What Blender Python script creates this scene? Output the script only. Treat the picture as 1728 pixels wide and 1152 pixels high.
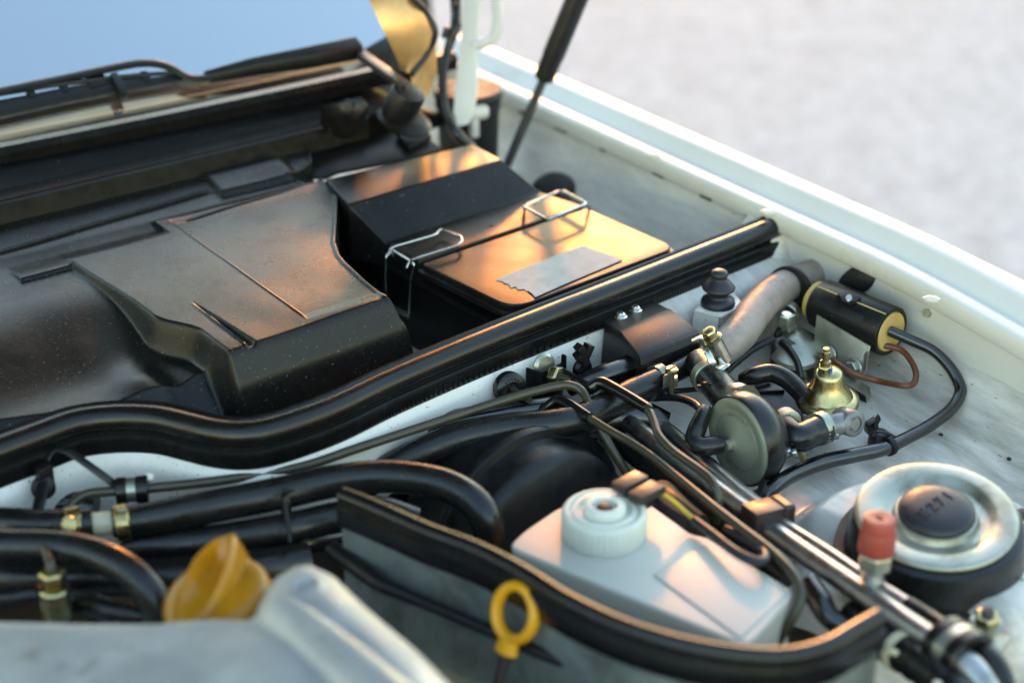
import bpy, bmesh, math, random
from mathutils import Vector, Matrix, noise
random.seed(7)
V = Vector
scene = bpy.context.scene
for o in list(bpy.data.objects): bpy.data.objects.remove(o)

# ------------------------------------------------------------------ camera
PITCH, YAW, DIST, FPX = math.radians(27), math.radians(36), 1.4, 3000.0
FW = V((math.sin(YAW)*math.cos(PITCH), math.cos(YAW)*math.cos(PITCH), -math.sin(PITCH)))
RT = V((math.cos(YAW), -math.sin(YAW), 0)); UP = RT.cross(FW)
CAM = -DIST*FW
cd = bpy.data.cameras.new('camera'); co = bpy.data.objects.new('camera', cd); scene.collection.objects.link(co)
co.matrix_world = Matrix(((RT.x, UP.x, -FW.x, CAM.x), (RT.y, UP.y, -FW.y, CAM.y), (RT.z, UP.z, -FW.z, CAM.z), (0, 0, 0, 1)))
cd.sensor_width = 36; cd.lens = FPX/1728*36; cd.clip_start = .02; cd.clip_end = 400
cd.dof.use_dof = True; cd.dof.focus_distance = 1.41; cd.dof.aperture_fstop = 2.9; cd.dof.aperture_blades = 9
scene.camera = co
# ------------------------------------------------------------------ light
SUN_EL, SUN_AZ = math.radians(18), math.radians(39)      # azimuth from +Y (car's rear) towards +X (car's left)
w = bpy.data.worlds.new('World'); scene.world = w; w.use_nodes = True
nt = w.node_tree; bg = nt.nodes['Background']
sky = nt.nodes.new('ShaderNodeTexSky'); sky.sky_type = 'NISHITA'; sky.sun_disc = False
sky.sun_elevation = SUN_EL; sky.sun_rotation = SUN_AZ; sky.dust_density = .45; sky.air_density = 1.75; sky.ozone_density = 1.1
nt.links.new(sky.outputs[0], bg.inputs[0]); bg.inputs[1].default_value = .15
sl = bpy.data.lights.new('sun', 'SUN'); sl.energy = .62; sl.angle = math.radians(4); sl.color = (1, .30, .045)
so = bpy.data.objects.new('sun', sl); scene.collection.objects.link(so)
SD = V((math.sin(SUN_AZ)*math.cos(SUN_EL), math.cos(SUN_AZ)*math.cos(SUN_EL), math.sin(SUN_EL)))
so.rotation_euler = SD.to_track_quat('Z', 'Y').to_euler(); so.location = SD*5
scene.view_settings.view_transform = 'Standard'; scene.view_settings.look = 'None'
scene.view_settings.exposure = 1.95; scene.view_settings.gamma = 1; scene.view_settings.use_curve_mapping = False

# ------------------------------------------------------------------ helpers
def ray(x, y): return FW + RT*((x-864)/FPX) + UP*((576-y)/FPX)
def Q(x, y, z):                       # place seen at (x, y) at height z
    v = ray(x, y); return CAM + v*((z-CAM.z)/v.z)
def QY(x, y, Y):                      # place seen at (x, y) on the lateral plane y = Y
    v = ray(x, y); return CAM + v*((Y-CAM.y)/v.y)
def QX(x, y, X):
    v = ray(x, y); return CAM + v*((X-CAM.x)/v.x)
def QD(x, y, d): return CAM + ray(x, y)*d
def sm(a, b, x):
    t = min(1, max(0, (x-a)/(b-a))); return t*t*(3-2*t)
def lerp(a, b, t): return a+(b-a)*t
def interp(x, tab):
    if x <= tab[0][0]: return tab[0][1]
    for (x0, y0), (x1, y1) in zip(tab, tab[1:]):
        if x <= x1: return y0+(y1-y0)*(x-x0)/(x1-x0)
    return tab[-1][1]

class G:                              # a little mesh: vertices and faces in world coordinates
    def __init__(s): s.v = []; s.f = []
    def add(s, vs, fs):
        n = len(s.v); s.v += [V(p) for p in vs]; s.f += [tuple(i+n for i in f) for f in fs]; return s
    def __iadd__(s, o): s.add(o.v, o.f); return s

def cat(pts, res=6, rad=None):        # Catmull-Rom through the points
    pts = [V(p) for p in pts]
    if len(pts) < 3: 
        return pts, (rad if rad else None)
    P_ = [pts[0]*2-pts[1]] + pts + [pts[-1]*2-pts[-2]]
    out, ro = [], []
    for i in range(1, len(P_)-2):
        p0, p1, p2, p3 = P_[i-1:i+3]
        for k in range(res):
            t = k/res
            out.append(.5*((2*p1)+(p2-p0)*t+(2*p0-5*p1+4*p2-p3)*t*t+(3*p1-p0-3*p2+p3)*t**3))
            if rad: ro.append(lerp(rad[i-1], rad[i], t))
    out.append(pts[-1]); 
    if rad: ro.append(rad[-1])
    return out, (ro if rad else None)

def tube(pts, r, seg=14, res=6, cap=True, smooth=True, flat=1.0, rip=None):
    g = G(); rad = list(r) if isinstance(r, (list, tuple)) else None
    if smooth: P_, R_ = cat(pts, res, rad)
    else: P_, R_ = [V(p) for p in pts], rad
    if R_ is None: R_ = [r if rad is None else rad[0]]*len(P_)
    n = len(P_); T = [(P_[min(i+1, n-1)]-P_[max(i-1, 0)]).normalized() for i in range(n)]
    a = T[0].orthogonal().normalized()
    if abs(T[0].z) < .95: a = (V((0, 0, 1))-T[0]*T[0].z).normalized()
    vs, fs = [], []
    for i in range(n):
        a = (a-T[i]*a.dot(T[i])).normalized(); b = T[i].cross(a)
        rr = R_[i]*(1 if rip is None else rip(i, n))
        for k in range(seg):
            t = 2*math.pi*k/seg; vs.append(P_[i]+(a*math.cos(t)*flat+b*math.sin(t))*rr)
    for i in range(n-1):
        for k in range(seg):
            k2 = (k+1) % seg; fs.append((i*seg+k, i*seg+k2, (i+1)*seg+k2, (i+1)*seg+k))
    if cap:
        fs.append(tuple(range(seg-1, -1, -1))); fs.append(tuple((n-1)*seg+k for k in range(seg)))
    return g.add(vs, fs)

def basis(ax, ref=None):
    z = V(ax).normalized(); x = V(ref) if ref else z.orthogonal()
    x = (x-z*x.dot(z)).normalized(); return x, z.cross(x), z
def lathe(prof, org, ax=(0, 0, 1), seg=32, ref=None, mod=None, sx=1, sy=1):
    x, y, z = basis(ax, ref); org = V(org); g = G(); vs, fs = [], []; n = len(prof)
    for i, (r, h) in enumerate(prof):
        for k in range(seg):
            t = 2*math.pi*k/seg; rr = r*(mod(t, i) if mod else 1)
            vs.append(org+x*(math.cos(t)*rr*sx)+y*(math.sin(t)*rr*sy)+z*h)
    for i in range(n-1):
        for k in range(seg):
            k2 = (k+1) % seg; fs.append((i*seg+k, i*seg+k2, (i+1)*seg+k2, (i+1)*seg+k))
    if prof[0][0] > 1e-6: fs.append(tuple(range(seg-1, -1, -1)))
    if prof[-1][0] > 1e-6: fs.append(tuple((n-1)*seg+k for k in range(seg)))
    return g.add(vs, fs)
def ring(org, ax, r0, r1, h, seg=28):          # a flat band round an axis
    c = min(.0006, (r1-r0)*.3, h*.3)
    return lathe([(r0, -h/2), (r1-c, -h/2), (r1, -h/2+c), (r1, h/2-c), (r1-c, h/2), (r0, h/2)], org, ax, seg)
def hexa(org, ax, r, h, seg=6, ref=None):
    return lathe([(r*.9, 0), (r, h*.12), (r, h*.8), (r*.86, h)], org, ax, seg, ref)
def obox(c, a, b, d):                          # centre and three half axes
    c, a, b, d = V(c), V(a), V(b), V(d)
    vs = [c+a*i+b*j+d*k for i in (-1, 1) for j in (-1, 1) for k in (-1, 1)]
    return G().add(vs, [(0, 1, 3, 2), (4, 6, 7, 5), (0, 4, 5, 1), (2, 3, 7, 6), (0, 2, 6, 4), (1, 5, 7, 3)])
def prism(poly, vec):
    n = len(poly); vec = V(vec); vs = [V(p) for p in poly]+[V(p)+vec for p in poly]
    return G().add(vs, [tuple(range(n)), tuple(range(2*n-1, n-1, -1))]+[(i, i+n, (i+1) % n+n, (i+1) % n) for i in range(n)])
def sweep(pts, prof, smooth=True, res=8, side=1, closed=True):   # profile (n, u): n to the right of travel, u up
    P_ = cat(pts, res)[0] if smooth else [V(p) for p in pts]
    n = len(P_); vs, fs = [], []
    for i in range(n):
        t = P_[min(i+1, n-1)]-P_[max(i-1, 0)]; t.z = 0; t.normalize()
        nn = V((t.y, -t.x, 0))*side
        pf = prof(i/(n-1)) if callable(prof) else prof
        m = len(pf)
        for a, b in pf: vs.append(P_[i]+nn*a+V((0, 0, b)))
    for i in range(n-1):
        for k in range(m if closed else m-1):
            k2 = (k+1) % m; fs.append((i*m+k, i*m+k2, (i+1)*m+k2, (i+1)*m+k))
    if closed: fs.append(tuple(range(m-1, -1, -1))); fs.append(tuple((n-1)*m+k for k in range(m)))
    return G().add(vs, fs)
def grid(nu, nv, fn):
    vs = [fn(i/(nu-1), j/(nv-1)) for j in range(nv) for i in range(nu)]
    return G().add(vs, [(j*nu+i, j*nu+i+1, (j+1)*nu+i+1, (j+1)*nu+i) for j in range(nv-1) for i in range(nu-1)])
def arc(cx, cy, r, a0, a1, n=8):
    return [(cx+r*math.cos(math.radians(lerp(a0, a1, i/n))), cy+r*math.sin(math.radians(lerp(a0, a1, i/n)))) for i in range(n+1)]
def rounded(poly, r, n=4):            # round the corners of a polygon of 3-D points
    out = []; m = len(poly); poly = [V(p) for p in poly]
    for i in range(m):
        p, a, b = poly[i], poly[i-1], poly[(i+1) % m]
        rr = r[i] if isinstance(r, (list, tuple)) else r
        if rr <= 0: out.append(p); continue
        ra = min(rr, (a-p).length*.49); rb = min(rr, (b-p).length*.49)
        s, e = p+(a-p).normalized()*ra, p+(b-p).normalized()*rb
        for k in range(n+1):
            t = k/n; out.append(s*(1-t)**2+p*2*t*(1-t)+e*t*t)
    return out

COL = scene.collection
def mesh_from(name, g, off=V((0, 0, 0)), bevel=0, bseg=2, ang=35, smooth=True, sub=0):
    me = bpy.data.meshes.new(name); bm = bmesh.new()
    vs = [bm.verts.new(p-off) for p in g.v]
    for f in g.f:
        if len(set(f)) < 3: continue
        try: bm.faces.new([vs[i] for i in f])
        except ValueError: pass
    bmesh.ops.remove_doubles(bm, verts=bm.verts, dist=1e-6)
    bmesh.ops.recalc_face_normals(bm, faces=bm.faces)
    if bevel:
        es = [e for e in bm.edges if len(e.link_faces) == 2 and e.calc_face_angle(0) > math.radians(ang)]
        bmesh.ops.bevel(bm, geom=es, offset=bevel, segments=bseg, affect='EDGES', profile=.6, clamp_overlap=True)
    for f in bm.faces: f.smooth = smooth
    for e in bm.edges:
        e.smooth = not (len(e.link_faces) == 2 and e.calc_face_angle(0) > math.radians(ang if not bevel else 50))
    bm.to_mesh(me); bm.free(); return me
def root_off(o):
    t = V((0, 0, 0))
    while o: t += o.location; o = o.parent
    return t
def thing(name, label, cat_, loc, group=None):
    o = bpy.data.objects.new(name, None); COL.objects.link(o); o.location = V(loc); o.empty_display_size = .02
    o['label'] = label; o['category'] = cat_
    if group: o['group'] = group
    return o
def part(name, g, m, parent, label=None, **k):
    me = mesh_from(name, g, root_off(parent), **k); o = bpy.data.objects.new(name, me); COL.objects.link(o)
    o.parent = parent; me.materials.append(m)
    if label: o['label'] = label
    return o
def solo(name, g, m, label, cat_, group=None, **k):
    c = sum(g.v, V((0, 0, 0)))/len(g.v); c.z = min(p.z for p in g.v)
    me = mesh_from(name, g, c, **k); o = bpy.data.objects.new(name, me); COL.objects.link(o); o.location = c
    me.materials.append(m); o['label'] = label; o['category'] = cat_
    if group: o['group'] = group
    return o

# ------------------------------------------------------------------ materials
def mat(name, col, rough=.5, metal=0, col2=None, var=.6, vs=40, rvar=.12, bump=0, bs=400, speck=0, sps=500,
        spc=(.25, .22, .18), coat=0, sss=0, trans=0, ior=1.5, spec=.5, stretch=None, dirt=None, dirts=12, dirtamt=.5, bdist=.001):
    m = bpy.data.materials.new(name); m.use_nodes = True; n = m.node_tree.nodes; L = m.node_tree.links
    b = n['Principled BSDF']; tc = n.new('ShaderNodeTexCoord'); mp = n.new('ShaderNodeMapping'); L.new(tc.outputs['Object'], mp.inputs[0])
    if stretch: mp.inputs['Scale'].default_value = stretch
    def nz(scale, det=5, ro=.6, dist=0, src=mp):
        t = n.new('ShaderNodeTexNoise'); t.inputs['Scale'].default_value = scale; t.inputs['Detail'].default_value = det
        t.inputs['Roughness'].default_value = ro; t.inputs['Distortion'].default_value = dist; L.new(src.outputs[0], t.inputs['Vector']); return t.outputs[0]
    def rampf(s, a, c):
        t = n.new('ShaderNodeMapRange'); t.inputs[1].default_value = a; t.inputs[2].default_value = c; L.new(s, t.inputs[0]); return t.outputs[0]
    def mix(f, a, c):
        t = n.new('ShaderNodeMix'); t.data_type = 'RGBA'; L.new(f, t.inputs[0])
        for s, q in ((6, a), (7, c)):
            if isinstance(q, tuple): t.inputs[s].default_value = (*q, 1)
            else: L.new(q, t.inputs[s])
        return t.outputs[2]
    c2 = col2 or tuple(x*(1-var*.5) for x in col)
    base = nz(vs, 6, .65, .3)
    cc = mix(rampf(base, .35, .68), col, c2)
    if dirt:
        d = rampf(nz(dirts, 8, .7, .25), .62-dirtamt*.3, .78-dirtamt*.2); cc = mix(d, cc, dirt)
    if speck:
        s = rampf(nz(sps, 2, .5), .72-speck*.1, .76-speck*.1); cc = mix(s, cc, spc)
    L.new(cc, b.inputs['Base Color'])
    rr = n.new('ShaderNodeMapRange'); rr.inputs[1].default_value = .3; rr.inputs[2].default_value = .7
    rr.inputs[3].default_value = max(.02, rough-rvar); rr.inputs[4].default_value = min(1, rough+rvar)
    L.new(nz(vs*1.7, 5, .6), rr.inputs[0]); L.new(rr.outputs[0], b.inputs['Roughness'])
    b.inputs['Metallic'].default_value = metal; b.inputs['IOR'].default_value = ior
    b.inputs['Specular IOR Level'].default_value = spec
    b.inputs['Coat Weight'].default_value = coat; b.inputs['Coat Roughness'].default_value = .15
    if sss: b.inputs['Subsurface Weight'].default_value = sss; b.inputs['Subsurface Radius'].default_value = (.012, .012, .01); b.inputs['Subsurface Scale'].default_value = 1
    b.inputs['Transmission Weight'].default_value = trans
    if bump:
        bp = n.new('ShaderNodeBump'); bp.inputs['Strength'].default_value = bump; bp.inputs['Distance'].default_value = bdist
        L.new(nz(bs, 3, .55), bp.inputs['Height']); L.new(bp.outputs[0], b.inputs['Normal'])
    return m

WHITE = mat('white_paint', (.83, .80, .735), .32, col2=(.76, .73, .665), vs=14, coat=.25, dirt=(.46, .45, .40), dirts=7, dirtamt=.0, speck=.35, sps=420, spc=(.10, .08, .06), bump=.05, bs=300)
WHITE_BRUSH = mat('brushed_white_paint', (.82, .785, .715), .38, col2=(.57, .545, .49), vs=60, stretch=(1, .22, 1), dirt=(.26, .24, .20), dirts=11, dirtamt=.38, bump=.25, bs=160, speck=.12, sps=420, spc=(.10, .08, .06), coat=.15)
FENDER = mat('fender_paint', (.69, .685, .635), .36, col2=(.63, .625, .575), vs=8, coat=.12, dirt=(.45, .44, .38), dirts=5, dirtamt=.05)
GREYGREEN = mat('grey_green_primer', (.20, .235, .22), .42, col2=(.12, .14, .13), vs=18, dirt=(.05, .05, .045), dirts=14, dirtamt=.45, bump=.08, bs=200)
COVER = mat('grained_black_plastic', (.008, .0078, .0075), .26, spec=.34, ior=1.5, col2=(.012, .011, .010), vs=16, rvar=.06, bump=.40, bs=1000, bdist=.0005, speck=.3, sps=520, spc=(.16, .13, .10))
LID = mat('satin_black_plastic', (.007, .007, .0075), .34, spec=.28, col2=(.014, .013, .0125), vs=20, rvar=.05, bump=.28, bs=1300, bdist=.0004, dirt=(.018, .016, .014), dirts=9, dirtamt=.3, speck=.06, sps=450)
BLACK = mat('black_plastic', (.006, .006, .0065), .42, vs=60, bump=.1, bs=900)
GLOSS = mat('glossy_black_tape', (.005, .005, .0055), .22, spec=.8, ior=1.6, vs=60, rvar=.08, bump=.08, bs=160)
GLOSSPL = mat('satin_scuttle_plastic', (.004, .004, .0045), .55, spec=.1, vs=30, rvar=.06, bump=.05, bs=500, speck=.1, sps=350, spc=(.12, .10, .08))
RUBBER = mat('black_rubber_seal', (.005, .005, .0052), .26, spec=.5, col2=(.009, .0085, .0085), vs=35, rvar=.08, bump=.08, bs=1500, speck=.08, sps=600, spc=(.07, .065, .06))
HOSE = mat('black_rubber_hose', (.006, .006, .0062), .28, spec=.55, col2=(.012, .0115, .011), vs=50, bump=.16, bs=700, speck=.05, sps=500, spc=(.09, .08, .07))
BROWNHOSE = mat('dusty_brown_hose', (.36, .29, .25), .5, col2=(.24, .20, .175), vs=80, bump=.35, bs=240, stretch=(1, 1, 1), dirt=(.24, .22, .20), dirts=30, dirtamt=.35)
OLIVE = mat('olive_coated_pipe', (.062, .053, .030), .34, col2=(.045, .040, .024), vs=60, coat=.3, bump=.05, bs=500)
ALU = mat('dull_aluminium', (.52, .52, .51), .36, 1, col2=(.36, .36, .35), vs=70, bump=.12, bs=600, rvar=.1, dirt=(.16, .15, .13), dirts=40, dirtamt=.25)
CAST = mat('cast_aluminium', (.50, .52, .54), .55, .50, col2=(.38, .395, .41), vs=18, bump=.3, bs=260, dirt=(.17, .15, .13), dirts=22, dirtamt=.12)
CASTDARK = mat('dull_cast_metal', (.27, .27, .27), .48, .7, col2=(.20, .20, .20), vs=60, bump=.3, bs=500)
STEEL = mat('bright_steel', (.72, .71, .68), .22, 1, vs=90, rvar=.08)
ZINC = mat('zinc_plate', (.47, .47, .40), .36, .85, col2=(.36, .37, .30), vs=30, dirt=(.20, .19, .15), dirts=28, dirtamt=.4, bump=.1, bs=500)
YZINC = mat('yellow_passivated_steel', (.55, .44, .20), .30, 1, col2=(.42, .44, .28), vs=35, dirt=(.20, .12, .05), dirts=50, dirtamt=.35, bump=.06, bs=500)
GREENSTEEL = mat('dark_green_steel', (.018, .026, .018), .25, .3, vs=30)
BRASS = mat('brass', (.48, .38, .17), .28, 1, vs=90)
RES = mat('milky_plastic', (.58, .58, .53), .38, col2=(.53, .535, .485), vs=10, sss=.4, bump=.04, bs=200, rvar=.05)
RESCAP = mat('cream_plastic_cap', (.72, .73, .66), .36, col2=(.66, .68, .60), vs=30, sss=.3)
DISC = mat('grey_green_plastic', (.25, .26, .19), .36, col2=(.17, .18, .13), vs=28, rvar=.08, bump=.05, bs=300)
YELLOW = mat('yellow_plastic', (.86, .40, .008), .40, col2=(.72, .33, .008), vs=20, bump=.08, bs=400, sss=.05)
OILCAP = mat('amber_plastic', (.46, .20, .005), .38, col2=(.30, .125, .004), vs=20, bump=.1, bs=300, speck=.15, sps=400, spc=(.06, .05, .04))
YEND = mat('pale_yellow_plastic', (.62, .45, .15), .45, col2=(.50, .34, .10), vs=40)
RED = mat('brick_red_plastic', (.36, .062, .042), .42, col2=(.28, .048, .034), vs=60, bump=.06, bs=300)
BROWN = mat('brown_wire', (.16, .05, .022), .38, vs=60)
BROWNBLK = mat('brown_black_plastic', (.045, .033, .030), .42, vs=60, bump=.05, bs=600)
YWIRE = mat('yellow_wire', (.62, .42, .03), .4, vs=60)
TAPE = mat('grey_masking_tape', (.60, .57, .54), .8, spec=.2, col2=(.48, .455, .43), vs=60, bump=.25, bs=260, speck=.2, sps=700, spc=(.2, .18, .16))
CREAM = mat('cream_nylon', (.62, .58, .42), .4, col2=(.55, .50, .34), vs=80, sss=.2)
GROUND = mat('pale_concrete', (.47, .475, .475), .8, col2=(.31, .32, .325), vs=26, rvar=.05, bump=.3, bs=60, dirt=(.27, .275, .285), dirts=16, dirtamt=.4, bdist=.01)
DARKBAY = mat('dark_grime_and_shade', (.020, .020, .020), .6, vs=30, bump=.2, bs=100)  # serves real grime and dark fills that stand in for shade
DASH = mat('tan_dashboard', (.36, .20, .07), .55, vs=20)
TRIM = mat('gold_reflection_tone', (.86, .50, .20), .34, .6, vs=30, rvar=.05)  # gold tone stands in for sunset reflections along the pillar
QUARTER = mat('dark_green_trim', (.035, .043, .036), .3, vs=30)
CAPBLUE = mat('blue_black_rubber', (.014, .015, .022), .40, col2=(.020, .020, .026), vs=50, bump=.08, bs=800)
BLUEPAINT = mat('blue_marking_paint', (.02, .12, .42), .4, vs=60)
gl = bpy.data.materials.new('window_glass'); gl.use_nodes = True; n_ = gl.node_tree.nodes; n_.clear(); l_ = gl.node_tree.links
ou = n_.new('ShaderNodeOutputMaterial'); mx = n_.new('ShaderNodeMixShader'); gs = n_.new('ShaderNodeBsdfGlossy'); tr = n_.new('ShaderNodeBsdfTransparent'); fr = n_.new('ShaderNodeFresnel')
gs.inputs['Roughness'].default_value = .03; gs.inputs['Color'].default_value = (.92, .97, 1, 1); tr.inputs[0].default_value = (.85, .88, .84, 1); fr.inputs[0].default_value = 7.5     # index raised far above glass to strengthen the sky's reflection
l_.new(fr.outputs[0], mx.inputs[0]); l_.new(tr.outputs[0], mx.inputs[1]); l_.new(gs.outputs[0], mx.inputs[2]); l_.new(mx.outputs[0], ou.inputs[0])

# ================================================================== setting
me = bpy.data.meshes.new('ground'); me.from_pydata([(-60, -60, -.72), (60, -60, -.72), (60, 60, -.72), (-60, 60, -.72)], [], [(0, 1, 2, 3)])
o = bpy.data.objects.new('ground', me); COL.objects.link(o); me.materials.append(GROUND); o['kind'] = 'structure'

# ================================================================== car body
car = thing('car_body', 'white painted car body around the open engine bay, with fender, bulkhead and windscreen', 'car', (0, 0, -.72))
# fender: profile (x, z) swept along the car
def fender_profile(y):
    fl = sm(-.10, -.42, y)*.035 if y < -.10 else 0          # the wing swells over the wheel arch
    dz = .0165-.026*sm(-.05, -.45, y)
    p = [(.331, -.160), (.331, -.0195), (.3225, -.0188), (.3208, -.0172), (.3205, -.004), (.322, -.0015), (.326, -.0004), (.3335, .0002), (.3365, -.0004),
         (.3385, -.0034), (.3410, -.0040), (.3440, -.0030), (.3570, .0082), (.3600, .0098), (.3640, .0104), (.372, .0104), (.3790, .0090+fl*.05), (.388+fl*.4, .0040+fl*.1), (.402+fl, -.012), (.416+fl*1.2, -.044), (.428+fl*1.2, -.10), (.434+fl, -.20), (.430+fl, -.42)]
    return [V((x, y, z+dz)) for x, z in p]
ys = [.62-.03*i for i in range(52)]
n = len(fender_profile(0)); g = G(); g.add([q for y in ys for q in fender_profile(y)], [(j*n+i, j*n+i+1, (j+1)*n+i+1, (j+1)*n+i) for j in range(len(ys)-1) for i in range(n-1)])
fen = part('fender', g, FENDER, car, ang=50)
# under-lip flange of the inner wing and small white bumps (sealer blobs) on it
for (x, y) in ((1297, 357), (1573, 503), (1104, 262)):
    p = Q(x, y, .0175); part('sealer_blob', lathe([(0, -.002), (.0036, -.001), (.0040, .0008), (.0026, .0022), (0, .0027)], p+V((-.001, 0, -.0005)), seg=12, sx=1, sy=1.8), WHITE_BRUSH, fen)
# inner wing, tower and bay floor as one pressed sheet
TC = Q(1580, 905, -.055)          # shock tower centre
def floor_z(x, y):
    z = -.088 + .004*noise.noise(V((x*14, y*14, 1)))
    z += .042*sm(.278, .330, x)**1.5                                    # curls up into the wing
    r = math.hypot(x-TC.x, (y-TC.y)*.95)
    z = lerp(z, -.060-.05*(x-TC.x)*-.6, 1-sm(.082, .112, r))            # tower shoulder
    rr = math.hypot(x-.155, y+.06); z += .006*math.exp(-(rr/.04)**2)
    z += .010*math.exp(-((x-.262)/.018)**2)*sm(-.30, -.2, y)               # long swage
    z -= .030*(1-sm(.02, .055, x-.05*sm(-.1, -.3, y)))                       # drops off towards the engine
    z += .055*sm(.012, .050, y)*sm(.10, .14, x)
    return z
wing = part('inner_wing', grid(120, 190, lambda u, v: V((lerp(.030, .3325, u), lerp(-.62, .075, v), floor_z(lerp(.030, .3325, u), lerp(-.62, .075, v))))), WHITE_BRUSH, car, ang=60)
# plenum wing and floor behind the bulkhead
part('plenum_floor', grid(50, 60, lambda u, v: V((lerp(-.45, .292, u), lerp(.045, .62, v), -.088+.004*math.sin(lerp(.04, .6, v)*40)*sm(.2, .3, lerp(-.45, .292, u))))), WHITE_BRUSH, car, ang=60)
part('plenum_wing', grid(70, 20, lambda u, v: V((lerp(.286, .3235, sm(0, 1, v)**.8)-.0035*math.exp(-((v-.35)/.08)**2)+.0015*noise.noise(V((u*9, v*2, 0))), lerp(.05, .62, u), lerp(-.090, -.0030, v)))), WHITE_BRUSH, car, ang=60)
g = G()
for k in range(7):
    y_ = lerp(.08, .5, k/6)+random.uniform(-.02, .02); g += obox(V((.3212, y_, -.0002)), (.0012, 0, 0), (0, random.uniform(.004, .012), 0), (0, 0, random.uniform(.0008, .002)))
part('dirt_clumps', g, DARKBAY, fen, bevel=.0004)
# dark sheet added as backing for the bay's shaded depths
part('bay_dark_backing', grid(3, 3, lambda u, v: V((lerp(-1.3, .10, u), lerp(-1.4, .10, v), -.16))), DARKBAY, car)
# bulkhead under the seal
SEAL = [Q(x, y, 0) for x, y in ((-120, 800), (-55, 778), (0, 757), (60, 735), (125, 712), (194, 703), (264, 705), (319, 717), (361, 727), (403, 731), (444, 727), (500, 711), (571, 684), (668, 638), (835, 568), (1042, 487), (1153, 443), (1250, 405), (1316, 378))]
def wprof(t): return [(-.004, .0), (-.004, -.014), (.004, -.020), (.009, -.024), (.0135, -.031), (.0155, -.036), (.0165, -.043), (.0165, -.085)]
i_end = 14
wl = SEAL[:i_end+1]+[Q(960, 517, 0), Q(1018, 494, 0)]
bulk = part('bulkhead', sweep(wl, wprof, closed=False, res=8), WHITE, car, ang=60)
pe = wl[-1]
part('bulkhead_lower', sweep(wl, [(.014, -.075), (.014, -.22)], closed=False, res=8), DARKBAY, bulk, ang=60)  # dark strip added so the space behind the hoses reads dark
# rounded end of the bulkhead box
g = sweep([pe, pe+V((.003, .0005, 0)), pe+V((.0055, .002, 0)), pe+V((.007, .005, 0)), pe+V((.0075, .02, 0))], wprof, closed=False, smooth=False)
part('bulkhead_corner', g, WHITE, bulk, ang=60)
wr = [Q(1010, 498, 0), Q(1042, 487, 0), Q(1153, 443, 0), Q(1250, 405, 0), Q(1330, 372, 0)]
part('bulkhead_shelf', sweep(wr, [(-.004, 0), (-.004, -.016), (.003, -.021), (.018, -.0255), (.026, -.029), (.030, -.036), (.032, -.05), (.032, -.12)], closed=False, res=8), WHITE_BRUSH, car, ang=60)
# cowl (scuttle) and windscreen
def scut(t_):
    k = 1-.75*sm(.80, 1, t_)
    return [(a, b_*k-.02*(1-k)) for a, b_ in ((.004, -.03), (.004, -.001), (.001, .0015), (-.004, .0008), (-.010, .0020), (-.015, .0045), (-.020, .0035), (-.030, .0050), (-.050, .0085), (-.075, .0135), (-.10, .0185), (-.12, .022), (-.12, -.03))]
sc = part('scuttle_panel', sweep([V((-.75, .387, .052)), V((-.2, .387, .052)), V((.0, .388, .052)), V((.085, .392, .051)), V((.16, .40, .045)), V((.22, .415, .035))], scut, res=8), GLOSSPL, car)
part('scuttle_lip', sweep([V((-.75, .382, .0505)), V((.0, .384, .0505)), V((.07, .387, .0505)), V((.11, .390, .048))], [(.003, -.02), (.003, .0015), (0, .003), (-.003, .0015), (-.003, -.02)], res=6), BLACK, sc)
W0, W1 = Q(-220, 276, .078), Q(660, 104, .078)         # lower glass edge
WR = V((0, .80, .60)).normalized()
def wsp(u, v): 
    p = W0.lerp(W1, u); p = V((p.x, p.y+.02*(u-.3)**2, p.z)); return p+WR*v+V((0, 0, .012*math.sin(min(1, max(0, v/.7))*math.pi)))
g = grid(24, 14, lambda u, v: wsp(u*1.14, v*.75-.01))
ws = part('windscreen', g, gl, car, ang=80)
dn = V((0, -.6, .8)); ws_back = G()
part('screen_rubber', sweep([wsp(u/10*1.14, -.012) for u in range(11)], [(.012, -.012), (.014, .0), (.008, .005), (-.002, .0055), (-.004, .0), (-.004, -.012)], res=3), RUBBER, ws)
part('dashboard', grid(10, 4, lambda u, v: wsp(u*1.1, .02)+V((0, .075*v, -.016-.02*v))), DASH, ws)
part('cabin_dark_sheet', grid(4, 4, lambda u, v: V((lerp(-1.2, .6, u), .95+.1*v, lerp(-.5, .14, v)))), DARKBAY, ws)  # unseen dark sheet added for a shaded cabin, low enough for sunlight to pass
GN = WR.cross((W1-W0).normalized()).normalized(); GN = GN if GN.z > 0 else -GN
def QG(x, y, lift=0):                # on the windscreen plane, raised along its normal
    v = ray(x, y); o_ = W0+GN*lift; return CAM+v*((o_-CAM).dot(GN)/v.dot(GN))
inn = [(560, -90), (618, -10), (638, 34), (656, 70), (668, 96), (676, 118)]; out_ = [(640, -90), (692, -10), (718, 20), (734, 55), (722, 88), (694, 126)]
zt_ = [.20, .165, .145, .125, .105, .090]
g = G(); n = len(inn); mid = [((a[0]+b_[0])/2, (a[1]+b_[1])/2) for a, b_ in zip(inn, out_)]
vs = [Q(*p, z) for p, z in zip(inn, zt_)]+[Q(*p, z+.003) for p, z in zip(mid, zt_)]+[Q(*p, z-.001) for p, z in zip(out_, zt_)]+[Q(*p, z-.001)+V((.002, 0, -.04)) for p, z in zip(out_, zt_)]
g.add(vs, [(k*n+i_, k*n+i_+1, (k+1)*n+i_+1, (k+1)*n+i_) for k in range(3) for i_ in range(n-1)])
part('pillar_glow_strip', g, TRIM, ws, ang=70)  # strip added to carry the pillar's golden reflections in its colour
part('pillar_seal', tube([Q(*p, z-.001) for p, z in zip(out_, zt_)], .0035, 10, 6), CAPBLUE, ws)
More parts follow.
